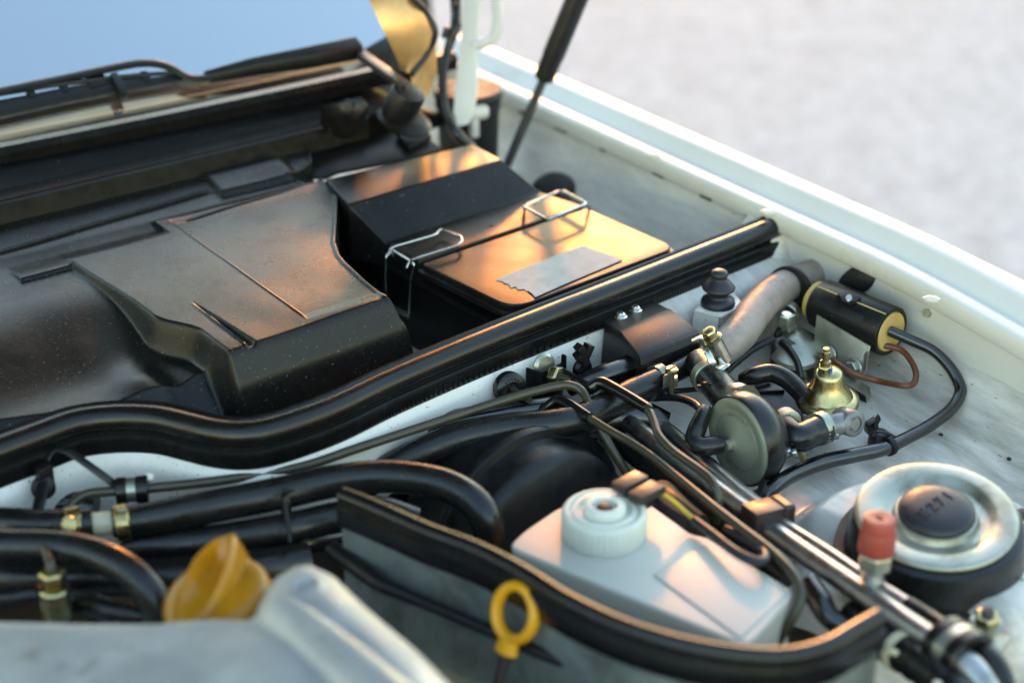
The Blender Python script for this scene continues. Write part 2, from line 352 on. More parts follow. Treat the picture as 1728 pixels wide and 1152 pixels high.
part('quarter_panel', prism([QG(598, 92, .012), QG(650, 62, .014), QG(698, 34, .016), QG(706, 58, .016), QG(694, 104, .014), QG(680, 122, .012)], -GN*.004), QUARTER, ws, bevel=.001)
# hood: raised on its hinges above the bay, out of frame
HR, HA = V((0, .43, .196)), math.radians(52)
hdir = V((0, -math.cos(HA), math.sin(HA))); hn = V((0, math.sin(HA), math.cos(HA)))
def hp(x, l, d=0): return V((x, HR.y, HR.z))+hdir*l+hn*(d+.03*(1-(abs(x+.32)/.65)**2))
g = grid(14, 10, lambda u, v: hp(lerp(-.97, .335, u), .95*v)); g2 = grid(14, 10, lambda u, v: hp(lerp(-.97, .335, u), .95*v, .012)); g += g2
hood = part('hood', g, FENDER, car)
part('dark_hood_lining', grid(10, 8, lambda u, v: hp(lerp(-.93, .30, u), lerp(.03, .90, v), -.008)), DARKBAY, hood)  # unseen lining, added dark to deepen reflections in the black parts below
for x in (-.95, .315): part('hood_rib', obox(hp(x, .48, -.012), (.02, 0, 0), hdir*.45, hn*.012), WHITE, hood, bevel=.004)
# ================================================================== bulkhead seal
def seal_prof(t=0):
    return ([(-.0105, -.004), (-.0115, .0055), (-.0095, .0085), (-.0070, .0080), (-.0055, .0060)] +
            arc(.0005, -.0005, .0098, 128, -62, 14) + [(.0052, -.0108), (.0066, -.0112), (.0085, -.0104), (.0100, -.0112), (.0103, -.0128), (.0098, -.0245), (.0085, -.0262), (.0035, -.0262), (.0025, -.022), (-.004, -.014)])
t = thing('rubber_seal', 'long black rubber hood seal curving along the top of the white bulkhead', 'seal', SEAL[10])
part('seal_body', sweep(SEAL, seal_prof, res=10), RUBBER, t, ang=50)
# faint moulded ribs on the flange
g = G(); P_ = cat(SEAL, 60)[0]
for i in range(2, len(P_)-2, 3):
    p = P_[i]; d = (P_[i+1]-P_[i-1]); d.z = 0; d.normalize(); nn = V((d.y, -d.x, 0))
    g += obox(p+nn*.0102+V((0, 0, -.0186)), d*.0004, nn*.0003, V((0, 0, .0050)))
part('flange_ribs', g, RUBBER, t)['kind'] = 'stuff'

# ================================================================== bulkhead cover (heater housing lid)
T = .030
XR = [(.0, -.030), (.030, -.034), (.052, -.052), (.062, -.064), (.073, -.069), (.110, -.066), (.150, -.0605), (.165, -.057), (.191, -.046), (.240, -.015), (.286, .0135), (.294, .0155), (.315, .0155), (.33, .006), (.345, -.004), (.36, .03), (.40, .05)]
XC = [(0, -.214), (.060, -.2145), (.085, -.2125), (.110, -.214), (.128, -.2185), (.142, -.226), (.150, -.2315), (.2, -.234), (.28, -.239), (.40, -.243)]
def front_drop(d):           # d = distance behind the front edge; chamfer then a vertical face
    if d > .003: return 0
    if d > -.003: return (.003-d)**2/.012*1.9
    c = (-d)
    if c < .0115: return c*1.9
    if c < .0145:
        e = (c-.0115)/.003; return .0115*1.9+.003*(e*1.9+e*e*2.5)
    return .0115*1.9+.003*4.4+(c-.0145)*8.0
def cover_z(x, y):
    xc = -.2135-.018*sm(.105, .155, y)-.010*sm(.15, .30, y); xr = interp(y, XR)
    yf = .0625+.065*(x+.20)
    # duct top
    zd = T
    zd -= .0014*sm(-.1390, -.1372, x)*sm(.075, .088, y)*(1-sm(.30, .325, y))-.0009*math.exp(-((x+.1392)/.0010)**2)*sm(.078, .088, y)*(1-sm(.30, .31, y))      # lower panel left of the thin step
    yl = .306+.10*(x+.138)                                                             # shallow groove across the top
    if x > -.142: zd -= .0030*math.exp(-((y-yl)/.0022)**2)*sm(-.142, -.115, x)
    zd -= .0022*sm(yl, yl+.006, y)*sm(-.15, -.11, x)
    # rib: sharp on its left, rounded on its right
    s = (.157-y)/.100
    if 0 < s < .97:
        xr0 = -.1970; wd = .001+.0075*min(s, 1); q = (x-xr0)/wd
        if -.3 < q < 1: zd -= .0050*min(1, s*1.6)*(1-sm(.88, .97, s))*sm(-.3, .05, q)*(1-sm(.35, 1, q))
        zd += .0016*min(1, s*2)*(1-sm(.88, .97, s))*math.exp(-((x-xr0+.0012)/.0016)**2)
    zd -= front_drop(y-yf)
    # lower left lobe, falling in a bulge to the seal
    k = sm(.262, .115, y); zl = .0235-.0215*k**1.25
    zl += .0045*math.exp(-(((x+.268)/.02)**2+((y-.105)/.028)**2))                      # soft bulges near the seal
    zl += .0030*math.exp(-(((x+.228)/.010)**2+((y-.085)/.035)**2))
    zl -= .0030*math.exp(-(((x+.247)/.010)**2+((y-.09)/.05)**2))
    zl -= .9*max(0, .088-y+.35*max(0, -.30-x))
    wl = sm(xc-lerp(.011, .0045, sm(.13, .22, y)), xc+.0005, x)
    # rear edge of the duct blends into the flat strip behind it
    back = sm(.285, .315, y)
    zb = .0245+.010*sm(.33, .385, y)
    if x < -.236:   # small raised pad left of the crease
        pad = sm(-.289, -.286, x)*sm(.279, .283, y)*(1-sm(.316, .320, y)); zl += .0035*pad
    z = lerp(zl, zd, wl)
    z = lerp(z, zb, sm(.318, .332, y) if x > -.15 else back)
    bp = sm(-.076, -.071, x)*(1-sm(-.002, .012, x))*sm(.337, .345, y)*(1-sm(.368, .385, y)); z += .0055*bp      # rear bump
    z += .0018*math.exp(-((y-(.349+.06*(x+.17)))/.0025)**2)*(1-sm(-.09, -.07, x))                               # faint ridge
    z += .0008*noise.noise(V((x*18, y*18, 3)))
    # outer right edge rolls over
    e = x-xr
    if e > -.005: z += .0010*sm(-.005, -.0015, e)
    if e > 0: z -= .12*sm(0, .006, e)**1.0+.0*e
    return max(z, -.10)
t = thing('bulkhead_cover', 'big grained black plastic cover with stepped duct at left, between windscreen and seal', 'cover', (-.2, .2, -.085))
nx, ny = 640, 380
def cover_pt(u, v):
    y = lerp(.012, .392, v); xr = interp(y, XR); k = u*(nx-1)
    if k < 450: x = lerp(-.48, -.10, k/450)
    elif k < 600: x = lerp(-.10, xr-.006, (k-450)/150)
    else: x = lerp(xr-.006, xr+.012, (k-600)/(nx-601))
    return V((x, y, cover_z(x, y)))
g = grid(nx, ny, cover_pt)
SY = sorted((p.x, p.y) for p in SEAL)
g.f = [f for f in g.f if g.v[f[0]].y > interp(g.v[f[0]].x, SY)+.002 and g.v[f[0]].z > -.075]
part('cover_shell', g, COVER, t, ang=75)

# ================================================================== air filter box
t = thing('air_box', 'black air filter box with ramped lid, wire clips and a strip of tape', 'air box', Q(800, 420, -.085))
ZR, ZL = .034, .003
A = [Q(548, 303, ZR), Q(798, 243, ZR), Q(847, 269, ZR), Q(588, 345, ZR)]                       # rear strip
R0, R1 = Q(652, 411, ZL), Q(914, 324, ZL)                                                     # foot of the ramp
S0, S1 = Q(706, 441, ZL), Q(985, 347, ZL)                                                     # groove
top = [A[0], A[1], A[2], A[3]]
g = G()
side = .05
loL = [A[0], A[3], R0, S0]; loR = [A[1], A[2], R1, S1]
dz = V((0, 0, -.012))
g.add([p for p in loL]+[p for p in loR]+[V((p.x, p.y, -.02)) for p in loL]+[V((p.x, p.y, -.02)) for p in loR],
      [(0, 4, 5, 1), (1, 5, 6, 2), (2, 6, 7, 3), (0, 1, 9, 8), (1, 2, 10, 9), (2, 3, 11, 10), (4, 12, 13, 5), (5, 13, 14, 6), (6, 14, 15, 7), (3, 7, 15, 11), (0, 8, 12, 4), (8, 9, 13, 12), (9, 10, 14, 13), (10, 11, 15, 14)])
part('ramped_cover', g, LID, t, bevel=.0022, bseg=3, ang=14)
L0, L1, L2, L3 = Q(711, 445, ZL), Q(866, 521, ZL), Q(1142, 417, ZL), Q(990, 351, ZL)
lidpoly = rounded([L0, L1, L2, L3], [.004, .022, .016, .004], 7)
lid = part('front_lid', prism([p+V((0, 0, .0)) for p in lidpoly], (0, 0, -.006)), LID, t, bevel=.0016, bseg=3, ang=50)
cen = sum(lidpoly, V())/len(lidpoly)
def grow(poly, d, z): 
    c = sum(poly, V())/len(poly); return [V((p.x+(p.x-c.x)/(p-c).length*d, p.y+(p.y-c.y)/(p-c).length*d, z)) for p in poly]
part('lid_rim', prism(grow(lidpoly, .0045, ZL-.0050), (0, 0, -.005)), LID, lid, bevel=.0012, ang=50)
base = rounded([A[0]+V((.0, .0, 0)), R0, L1, L2, R1, A[1]], [.01, .01, .022, .016, .01, .01], 5)
part('box_ledge', prism(grow(base, .003, -.0165), (0, 0, -.004)), LID, t, bevel=.001, ang=50)
part('box_body', prism(grow(base, -.003, -.0205), (0, 0, -.07)), LID, t, bevel=.003, ang=50)
p = Q(829, 381, ZL); part('vent_hole', lathe([(0, .0002), (.0018, .0006), (.0022, .0002), (.0022, -.002)], p, seg=14), BLACK, t)
# tape
tp = [(837, 472), (868, 459), (902, 445), (940, 430), (984, 414), (1050, 438), (1010, 455), (950, 480), (903, 501), (898, 495), (895, 489), (889, 491), (884, 487), (874, 488), (870, 483), (862, 485), (858, 479), (851, 477), (847, 474)]
g = G(); n = len(tp)
pts = [Q(x, y, ZL+.0006) for x, y in tp]
g = prism([p+V((0, 0, .0004*noise.noise(p*120))) for p in pts], (0, 0, -.0004))
tape = solo('masking_tape', g, TAPE, 'strip of grey masking tape with a torn end stuck on the black lid', 'tape')
g = prism([Q(x, y, ZL+.0011) for x, y in ((890, 489), (920, 468), (962, 458), (1030, 432), (1050, 438), (1010, 455), (950, 480), (903, 501), (898, 495))], (0, 0, -.0004))
part('tape_layer', g, TAPE, tape)

# ---- wire clips
def wire(pts, r=.0013, m=None, smooth=False, **k): return tube(pts, r, 10, smooth=smooth, **k)
def rnd(pts, r=.004, n=4):
    out = [pts[0]]
    for i in range(1, len(pts)-1):
        p, a, b = pts[i], pts[i-1], pts[i+1]; ra = min(r, (a-p).length*.45); rb = min(r, (b-p).length*.45)
        s, e = p+(a-p).normalized()*ra, p+(b-p).normalized()*rb
        out += [s*(1-u)**2+p*2*u*(1-u)+e*u*u for u in [k/n for k in range(n+1)]]
    return out+[pts[-1]]
t = thing('wire_clip', 'bent steel wire clip on the near left edge of the black air box', 'clip', Q(700, 440, -.03), 'wire clips of the air box')
z = .0095
g = wire(rnd([Q(655, 430, .004), Q(661, 417, z), Q(735, 396, z), Q(744, 386, z), Q(778, 399, z), Q(780, 407, z), Q(772, 414, z), Q(697, 437, z), Q(693, 444, .003)], .004))
part('bail', g, STEEL, t)
g = wire(rnd([Q(665, 432, .0), Q(658, 424, .006), Q(651, 433, .003), QX(650, 470, Q(651, 433, .003).x), QX(653, 512, Q(651, 433, .003).x+.001), QX(690, 532, Q(694, 446, .003).x), QX(692, 470, Q(694, 446, .003).x), Q(699, 447, .003), Q(692, 438, .006), Q(686, 452, .0)], .003), .0011)
part('hinge_wire', g, STEEL, t)
g = tube([Q(664, 423, .0085), Q(694, 441, .0085)], .0013, 10, smooth=False); part('cross_wire', g, STEEL, t)
a, b_ = QX(655, 514, Q(651, 433, .003).x), QX(690, 531, Q(694, 446, .003).x)
part('hook_plate', obox((a+b_)/2+V((0, 0, -.001)), (b_-a)*.5, V((0, .0006, .0)), V((0, 0, .0028))), ZINC, t, bevel=.0005)
t = thing('wire_clip', 'small steel wire clip at the far edge of the black air box by the fender', 'clip', Q(940, 345, .0), 'wire clips of the air box')
z = .014
g = wire(rnd([Q(884, 352, .006), Q(884, 349, z), Q(944, 322, z), Q(962, 331, z), Q(990, 344, z), Q(924, 371, z), Q(884, 349, z-.0005)], .004), .0014)
part('bail', g, STEEL, t)
g = tube([Q(950, 324, z), Q(984, 343, z)], .0025, 10, smooth=False); part('cross_wire', g, STEEL, t)
g = wire(rnd([Q(886, 350, z), Q(885, 356, .004)], .003), .0013); part('hinge_wire', g, STEEL, t)
g = wire(rnd([Q(988, 343, z), Q(994, 350, .004), Q(998, 356, -.01)], .003), .0013); part('hinge_wire', g, STEEL, t)
# ================================================================== things along the bulkhead
def clamp_band(name, org, ax, r, parent, m=ZINC, wdt=.009, screw=None, scm=None):
    b_ = part(name, ring(org, ax, r-.0006, r+.0010, wdt), m, parent)
    if screw is not None:
        s = V(screw).normalized(); tdir = V(ax).normalized().cross(s).normalized()
        part('screw_housing', obox(V(org)+s*(r+.0028), tdir*.0055, V(ax).normalized()*.0042, s*.0026), m, b_, bevel=.0012)
        part('clamp_screw', hexa(V(org)+s*(r+.0030)+tdir*.005, tdir, .0036, .0045), scm or BRASS, b_, ang=20)
    return b_
def tie(org, ax, r, wdt=.0045, thick=.0012): return ring(org, ax, r, r+thick, wdt)

# brake lines: long olive pipe in front of the bulkhead
OP = [Q(100, 905, -.055), Q(108, 868, -.040), Q(140, 836, -.032), Q(195, 828, -.030), Q(255, 823, -.030), Q(350, 813, -.030), Q(440, 800, -.030), Q(520, 784, -.030), Q(600, 757, -.030), Q(700, 724, -.030), Q(800, 691, -.029), Q(880, 666, -.026), Q(935, 652, -.024), Q(962, 650, -.023), Q(983, 661, -.026), Q(998, 690, -.034), Q(1015, 725, -.046), Q(1037, 765, -.062), Q(1062, 805, -.080)]
t = thing('brake_pipe', 'long olive green metal pipe running along the bulkhead and hooking down at its right end', 'pipe', OP[9])
part('pipe', tube(OP, .0036, 14, 8), OLIVE, t)
c = Q(222, 826, -.030); ax = (OP[4]-OP[3]).normalized()
pc = part('clip_strap', ring(c, ax, .0036, .0088, .0085), ZINC, t)
part('rubber_bush', ring(Q(205, 828, -.030), ax, .0036, .0098, .0075), RUBBER, pc); part('rubber_bush', ring(Q(240, 825, -.030), ax, .0036, .0098, .0085), RUBBER, pc)
solo('weld_stud', lathe([(.0035, -.004), (.004, 0), (.0036, .006), (.0024, .0075), (0, .008)], Q(249, 806, -.028), (-.1, -.8, .6), 14), WHITE, 'short white painted stud on the bulkhead above the pipe clip', 'stud')
# two more pipes with black sleeves running forward to the right
PB = [Q(905, 690, -.050), Q(925, 680, -.040), Q(945, 675, -.032), Q(985, 699, -.032), Q(1030, 727, -.034), Q(1062, 745, -.035), Q(1100, 770, -.035), Q(1150, 810, -.034), Q(1200, 851, -.032), Q(1250, 890, -.030), Q(1300, 928, -.028), Q(1336, 965, -.028), Q(1351, 1000, -.034), Q(1338, 1040, -.046), Q(1310, 1085, -.065)]
t = thing('brake_pipe', 'olive metal pipe with black sleeve passing beside the white reservoir', 'pipe', PB[6])
part('pipe', tube(PB[3:], .0034, 14, 8), OLIVE, t)
part('sleeve', tube([Q(870, 700, -.060), Q(900, 706, -.052), Q(925, 688, -.040), Q(947, 676, -.0315), Q(985, 699, -.0315), Q(995, 705, -.0315)], [.005, .0055, .0055, .005, .0048, .0044], 14), GLOSS, t)
PC = [Q(1060, 668, -.022), Q(1092, 690, -.022), Q(1104, 712, -.024), Q(1112, 735, -.026), Q(1135, 760, -.028), Q(1170, 785, -.028), Q(1196, 805, -.029), Q(1208, 826, -.033), Q(1212, 852, -.043), Q(1208, 880, -.06)]
t = thing('brake_pipe', 'short kinked olive pipe with black sleeve left of the round grey valve', 'pipe', PC[3])
part('pipe', tube(PC, .0034, 14, 8), OLIVE, t)
part('sleeve', tube([Q(950, 628, -.030), Q(975, 642, -.030), Q(993, 655, -.028), Q(1012, 646, -.022), Q(1035, 655, -.0215), Q(1088, 686, -.0215), Q(1094, 691, -.0215)], [.0035, .004, .0052, .0052, .005, .0046, .0043], 14), GLOSS, t)

# rubber grommet with thin pipe
c = Q(861, 655, -.034); ax = V((-.10, -.90, .25))
t = thing('grommet', 'round black rubber grommet in the white bulkhead with a thin rod through it', 'grommet', c)
part('grommet_body', lathe([(.0135, -.004), (.0135, 0), (.0128, .0025), (.0105, .0042), (.0055, .0046), (.0045, .0035), (0, .0035)], c, ax, 28), RUBBER, t)
g = G()
for k in range(14):
    a = math.pi*(.15+k*.06*2); x_, y_, z_ = basis(ax); g += obox(c+x_*math.cos(a)*.0082+y_*math.sin(a)*.0082+z_*.0046, x_*.0005, y_*.0007, z_*.0003)
part('moulded_marks', g, RUBBER, t)
part('rod', tube([c+ax*.004, Q(878, 664, -.032), Q(895, 675, -.033)], .0022, 10), OLIVE, t)
# M-shaped bracket with nut
t = thing('pipe_bracket', 'folded black metal bracket with a brass nut on the white bulkhead', 'bracket', Q(920, 640, -.045))
yb = Q(920, 620, -.032).y
prof = [(889, 622), (893, 621), (903, 625), (914, 627), (924, 625), (935, 620), (947, 614), (951, 608), (949, 600), (952, 598), (956, 600), (956, 607)]
P_ = [QY(x, y, yb-.004 - (.007 if 2 < i < 7 else .002)) for i, (x, y) in enumerate(prof)]
P2 = [p+V((0, 0, -.030 if i < 8 else -.026)) for i, p in enumerate(P_)]
n = len(P_); g = G().add(P_+P2+[p+V((0, .0016, 0)) for p in P_]+[p+V((0, .0016, 0)) for p in P2],
    [(i, i+1, n+i+1, n+i) for i in range(n-1)]+[(2*n+i, 3*n+i, 3*n+i+1, 2*n+i+1) for i in range(n-1)]+[(i, 2*n+i, 2*n+i+1, i+1) for i in range(n-1)]+[(0, n, 3*n, 2*n), (n-1, 3*n-1, 4*n-1, 2*n-1)])
part('plate', g, BLACK, t, ang=45)
c = QY(931, 634, yb-.012); ax = V((.35, -1, .15))
nut = part('nut', hexa(c, ax, .0092, .0085), YZINC, t, ang=20, bevel=.0006)
part('union', lathe([(.0062, .007), (.0062, .010), (.0035, .0105), (.003, .020), (.0026, .024)], c, ax, 16), OLIVE, nut)
part('washer', lathe([(0, 0), (.010, .0), (.0104, .0015), (.008, .004), (0, .0042)], QY(917, 616, yb-.001), (0, -1, .2), 20), ZINC, t)
# tie-shaped black clip
t = thing('cable_clip', 'small black plastic push-in clip shaped like a figure on the white bulkhead', 'clip', Q(984, 622, -.045))
yb = Q(984, 620, -.034).y-.002
def bl(x, y, hw, hh, rot=0, dp=.004, y0=yb): 
    a = V((math.cos(rot), 0, math.sin(rot))); u = V((-math.sin(rot), 0, math.cos(rot)))
    return obox(QY(x, y, y0), a*hw, u*hh, V((0, dp, 0)))
part('clip_disc', lathe([(.0085, -.003), (.0088, 0), (.007, .003), (0, .0036)], QY(984, 622, yb), (0, -1, .1), 20), BLACK, t)
part('clip_neck', bl(985, 604, .0035, .006), BLACK, t, bevel=.0008); part('clip_arm', bl(978, 601, .0035, .004, .5, y0=yb-.002), BLACK, t, bevel=.0008)
part('clip_arm', bl(979, 589, .0030, .0042, .6, y0=yb-.003), BLACK, t, bevel=.0008); part('clip_arm', bl(991, 590, .0030, .005, -.5, y0=yb-.003), BLACK, t, bevel=.0008)
part('clip_slot', bl(986, 620, .0062, .0012, .6, dp=.001, y0=yb-.0045), BLACK, t, bevel=.0004)
part('clip_slot', bl(982, 628, .0045, .0012, .6, dp=.001, y0=yb-.0045), BLACK, t, bevel=.0004)

# folded black cover plate with two screws
zt = -.012
t = thing('bracket_cover', 'folded black sheet metal cover with two cross-head screws below the long seal', 'cover', Q(1100, 560, -.05))
fl = [Q(1018, 541, zt), Q(1100, 506, zt), Q(1122, 520, zt+.0005), Q(1042, 557, zt+.0005)]
m0, m1, m2, m3 = Q(1042, 557, zt), Q(1124, 519, zt), Q(1180, 562, zt-.006), Q(1080, 604, zt-.006)
prof = lambda a, b_, u: a.lerp(b_, u)
rows = [[fl[0], fl[1]], [fl[0].lerp(m0, .55), fl[1].lerp(m1, .55)], [m0, m1], [m0.lerp(m3, .15)+V((0, 0, .002)), m1.lerp(m2, .15)+V((0, 0, .002))], [m0.lerp(m3, .85)+V((0, 0, .0015)), m1.lerp(m2, .85)+V((0, 0, .0015))], [m3, m2], [m3+V((-.001, -.003, -.005)), m2+V((-.001, -.003, -.005))], [m3+V((-.001, -.0035, -.035)), m2+V((-.001, -.0035, -.030))]]
g = G().add([p for r in rows for p in r]+[p+V((0, .001, -.0018)) for r in rows for p in r], [])
n = len(rows)
for i in range(n-1):
    g.f += [(2*i, 2*i+1, 2*i+3, 2*i+2), (2*n+2*i, 2*n+2*i+2, 2*n+2*i+3, 2*n+2*i+1), (2*i, 2*i+2, 2*n+2*i+2, 2*n+2*i), (2*i+1, 2*n+2*i+1, 2*n+2*i+3, 2*i+3)]
g.f += [(0, 2*n, 2*n+1, 1), (2*n-2, 2*n-1, 4*n-1, 4*n-2)]
part('plate', g, LID, t, bevel=.0008, ang=25)
part('side_skirt', prism([m0+V((.0005, 0, -.001)), m3+V((.0005, 0, -.001)), m3+V((-.001, -.003, -.034)), m0+V((-.002, .004, -.055)), Q(1018, 541, zt)+V((0, .002, -.045)), Q(1020, 543, zt-.002)], (.002, .001, 0)), LID, t, bevel=.0005)
for (x, y) in ((1047, 533), (1072, 522)):
    p = Q(x, y, zt+.001); s = part('screw', lathe([(.0058, -.001), (.0058, .0), (.0042, .0004), (.0042, .0018), (.0030, .0032), (0, .0036)], p, (0, 0, 1), 18), STEEL, t)
    part('cross_slot', obox(p+V((0, 0, .0035)), (.0022, .0006, 0), (-.0002, .0006, 0), (0, 0, .0004)), BLACK, s); part('cross_slot', obox(p+V((0, 0, .0036)), (-.0006, .0022, 0), (.0006, .0002, 0), (0, 0, .0004)), BLACK, s)

# washer jet bellows on its white stand
t = thing('bellows_stand', 'black rubber bellows on a small white painted stand near the fender end of the seal', 'bellows', Q(1210, 545, -.06))
zt = -.022
tp = [Q(1172, 523, zt), Q(1190, 500, zt), Q(1238, 492, zt), Q(1251, 508, zt), Q(1247, 518, zt), Q(1218, 533, zt)]
st = part('stand_plate', prism(tp, (0, 0, -.0022)), WHITE, t, bevel=.0006)
a, b_, c = Q(1172, 523, zt), Q(1216, 532, zt), Q(1246, 518, zt)
part('stand_leg', prism([a+V((.001, .001, -.002)), b_+V((0, .002, -.002)), b_+V((.001, .004, -.045)), a+V((.0, .004, -.045))], (.001, .002, 0)), WHITE, st)
part('stand_leg', prism([b_+V((.001, .002, -.002)), c+V((-.002, .002, -.002)), c+V((-.004, .006, -.045)), b_+V((.002, .006, -.045))], (.001, .002, 0)), WHITE, st)
c = Q(1211, 514, zt)
part('bellows', lathe([(.0145, 0), (.0148, .0025), (.0140, .0052), (.0105, .0070), (.0085, .0085), (.0085, .0105), (.0105, .0125), (.0138, .0152), (.0142, .0165), (.0132, .0178), (.0090, .0225), (.0066, .0245), (.0062, .0258), (.0072, .0272), (.0073, .0295), (.0060, .0315), (.0030, .0325), (0, .0327)], c, (0, 0, 1), 32), CAPBLUE, t, ang=60)
solo('push_clip', obox(Q(1283, 496, -.035), (.003, 0, 0), (0, .003, 0), (0, 0, .002)), BLACK, 'tiny black push clip on the bulkhead behind the brown hose', 'clip', bevel=.0006)

# ================================================================== hoses in the middle
H1 = [Q(1120, 640, -.036), Q(1085, 655, -.036), Q(1030, 682, -.038), Q(985, 704, -.040), Q(930, 716, -.040), Q(860, 722, -.040), Q(780, 737, -.042), Q(710, 763, -.048), Q(650, 795, -.058), Q(600, 825, -.07)]
t = thing('coolant_hose', 'thick braided black hose ending in a zinc clamp below the folded black cover', 'hose', H1[4])
part('hose', tube(H1, .0118, 20, 8, rip=lambda i, n: 1+.006*(i % 2)), HOSE, t)
axh = (H1[0]-H1[1]).normalized()
c = Q(1112, 641, -.036)
cb = part('clamp_band', ring(c, axh, .0112, .0130, .0085), ZINC, t)
ps = Q(1131, 632, -.030)
part('clamp_lug', obox(Q(1127, 640, -.028), axh*.0042, V((.004, .003, -.001)), V((0, 0, .0060))), ZINC, cb, bevel=.0008)
part('clamp_nut', hexa(Q(1134, 650, -.037), (0, 0, 1), .0052, .0085), ZINC, cb, ang=20)
sc_ = part('clamp_screw', lathe([(.0026, -.016), (.0026, .002), (.0052, .0025), (.0055, .0055), (.0042, .0066), (0, .0068)], Q(1133, 633, -.026), (0, 0, 1), 16), YZINC, cb)
part('screw_slot', obox(Q(1133, 633, -.026)+V((0, 0, .0068)), (.0045, .001, 0), (-.0001, .0007, 0), (0, 0, .0005)), BLACK, sc_)
part('spigot', tube([Q(1118, 638, -.036), Q(1150, 622, -.035), Q(1172, 611, -.034), Q(1192, 602, -.033)], [.0085, .0085, .0090, .0105], 18), HOSE, t)
H2 = [Q(945, 680, -.045), Q(900, 691, -.045), Q(850, 697, -.045), Q(780, 708, -.046), Q(720, 726, -.050), Q(660, 757, -.058), Q(620, 790, -.068)]
solo('vacuum_hose', tube(H2, [.007, .009, .0095, .0095, .0095, .0095, .0095], 18, 8), GLOSS, 'glossy black hose lying between the long olive pipe and the braided hose', 'hose')
solo('vacuum_hose', tube([Q(760, 730, -.064), Q(700, 745, -.064), Q(640, 775, -.070), Q(590, 800, -.080), Q(520, 830, -.09)], .008, 16, 8), GLOSS, 'glossy black hose dropping behind the bundle below the long olive pipe', 'hose')
H3 = [Q(1083, 612, -.034), Q(1050, 624, -.034), Q(1020, 634, -.034), Q(1000, 640, -.035), Q(982, 646, -.036), Q(960, 656, -.042)]
t = thing('servo_pipe', 'smooth black pipe entering the folded black cover', 'pipe', H3[2])
part('pipe', tube(H3, [.0098, .0098, .0098, .0088, .0070, .0065], 18, 8), GLOSS, t)
part('collar', ring(Q(1071, 616, -.034), H3[0]-H3[1], .0095, .0118, .009), BLACK, t)
H4 = [Q(1125, 716, -.062), Q(1095, 706, -.058), Q(1065, 702, -.056), Q(1030, 705, -.056), Q(985, 722, -.058), Q(930, 738, -.060), Q(870, 752, -.064), Q(800, 790, -.07)]
solo('coolant_hose', tube(H4, [.010, .0125, .0135, .0135, .0128, .0120, .0115, .011], 20, 8), GLOSS, 'smooth bulging black hose below the crossing brake pipes', 'hose')
solo('thin_cable', tube([Q(1300, 640, -.055), Q(1240, 646, -.050), Q(1180, 656, -.050), Q(1110, 662, -.05), Q(1050, 668, -.055)], .0022, 10), BLACK, 'thin black cable running to the black elbow of the regulator', 'cable')
# vacuum elbow feeding the disc valve
E1 = [Q(1060, 672, -.060), Q(1090, 672, -.050), Q(1140, 671, -.040), Q(1170, 680, -.034), Q(1183, 694, -.031), Q(1180, 712, -.034)]
t = thing('vacuum_elbow', 'thin black tube and rubber elbow plugged into the round grey valve', 'hose', E1[3])
part('tube', tube(E1, [.0025, .0027, .0030, .0034, .0036, .0036], 12, 8), HOSE, t)
part('elbow', tube([Q(1190, 690, -.029), Q(1186, 702, -.031), Q(1177, 722, -.036), Q(1172, 740, -.042), Q(1180, 752, -.0450), Q(1196, 752, -.045), Q(1217, 749, -.045)], [.0055, .0066, .0072, .0074, .0076, .0074, .0070], 18, 8), HOSE, t)

# round disc valve
c = Q(1244, 745, -.045); ax = V((1, -.06, .02)).normalized()
t = thing('disc_valve', 'round grey-green plastic valve in a black rubber collar beside the regulator', 'valve', c+V((0, 0, -.04)))
R = .0352
part('face_disc', lathe([(.0040, -.0115), (.0044, -.0065), (.0075, -.0050), (.0150, -.0022), (.0230, .0005), (.0262, .0008), (.0275, -.0002), (.0300, -.0012), (.0330, -.0012), (R-.0012, -.0004), (R-.0004, .0015), (R-.0004, .004)], c, ax, 56), DISC, t, ang=60)
x_, y_, z_ = basis(ax, (0, 0, 1))
def emboss(txt, parent, org, zax, updir, size, depth, m, radial=None):
    cu = bpy.data.curves.new('t', 'FONT'); cu.body = txt; cu.size = size; cu.extrude = depth; cu.align_x = 'CENTER'; cu.align_y = 'CENTER'; cu.resolution_u = 3
    ob = bpy.data.objects.new('t', cu); COL.objects.link(ob); bpy.context.view_layer.update()
    me = bpy.data.meshes.new_from_object(ob); bpy.data.objects.remove(ob)
    zz = V(zax).normalized(); yy = V(updir); yy = (yy-zz*yy.dot(zz)).normalized(); xx = yy.cross(zz)
    mt = Matrix(((xx.x, yy.x, zz.x, org.x), (xx.y, yy.y, zz.y, org.y), (xx.z, yy.z, zz.z, org.z), (0, 0, 0, 1)))
    off = root_off(parent); me.transform(Matrix.Translation(-off) @ mt); me.materials.clear(); me.materials.append(m)
    o = bpy.data.objects.new('lettering', me); COL.objects.link(o); o.parent = parent; return o
for k, ch in enumerate('NW0231'):
    a = math.radians(40-k*11+0); d = x_*math.cos(a)-y_*math.sin(a)*-1
    a2 = math.radians(-28+k*11); d = x_*math.cos(a2)+y_*math.sin(a2)
    emboss(ch, t, c+d*.0215+ax*-.0004, -ax, d, .0044, .0005, DISC)
for k, ch in enumerate('1135 03'):
    a2 = math.radians(180-28+k*9); d = x_*math.cos(a2)+y_*math.sin(a2)
    emboss(ch, t, c+d*.0215+ax*-.0004, -ax, d, .0042, .0005, DISC)
part('mould_ring', lathe([(.0225, .0004), (.0228, -.0002), (.0232, .0004)], c, ax, 48), DISC, t)
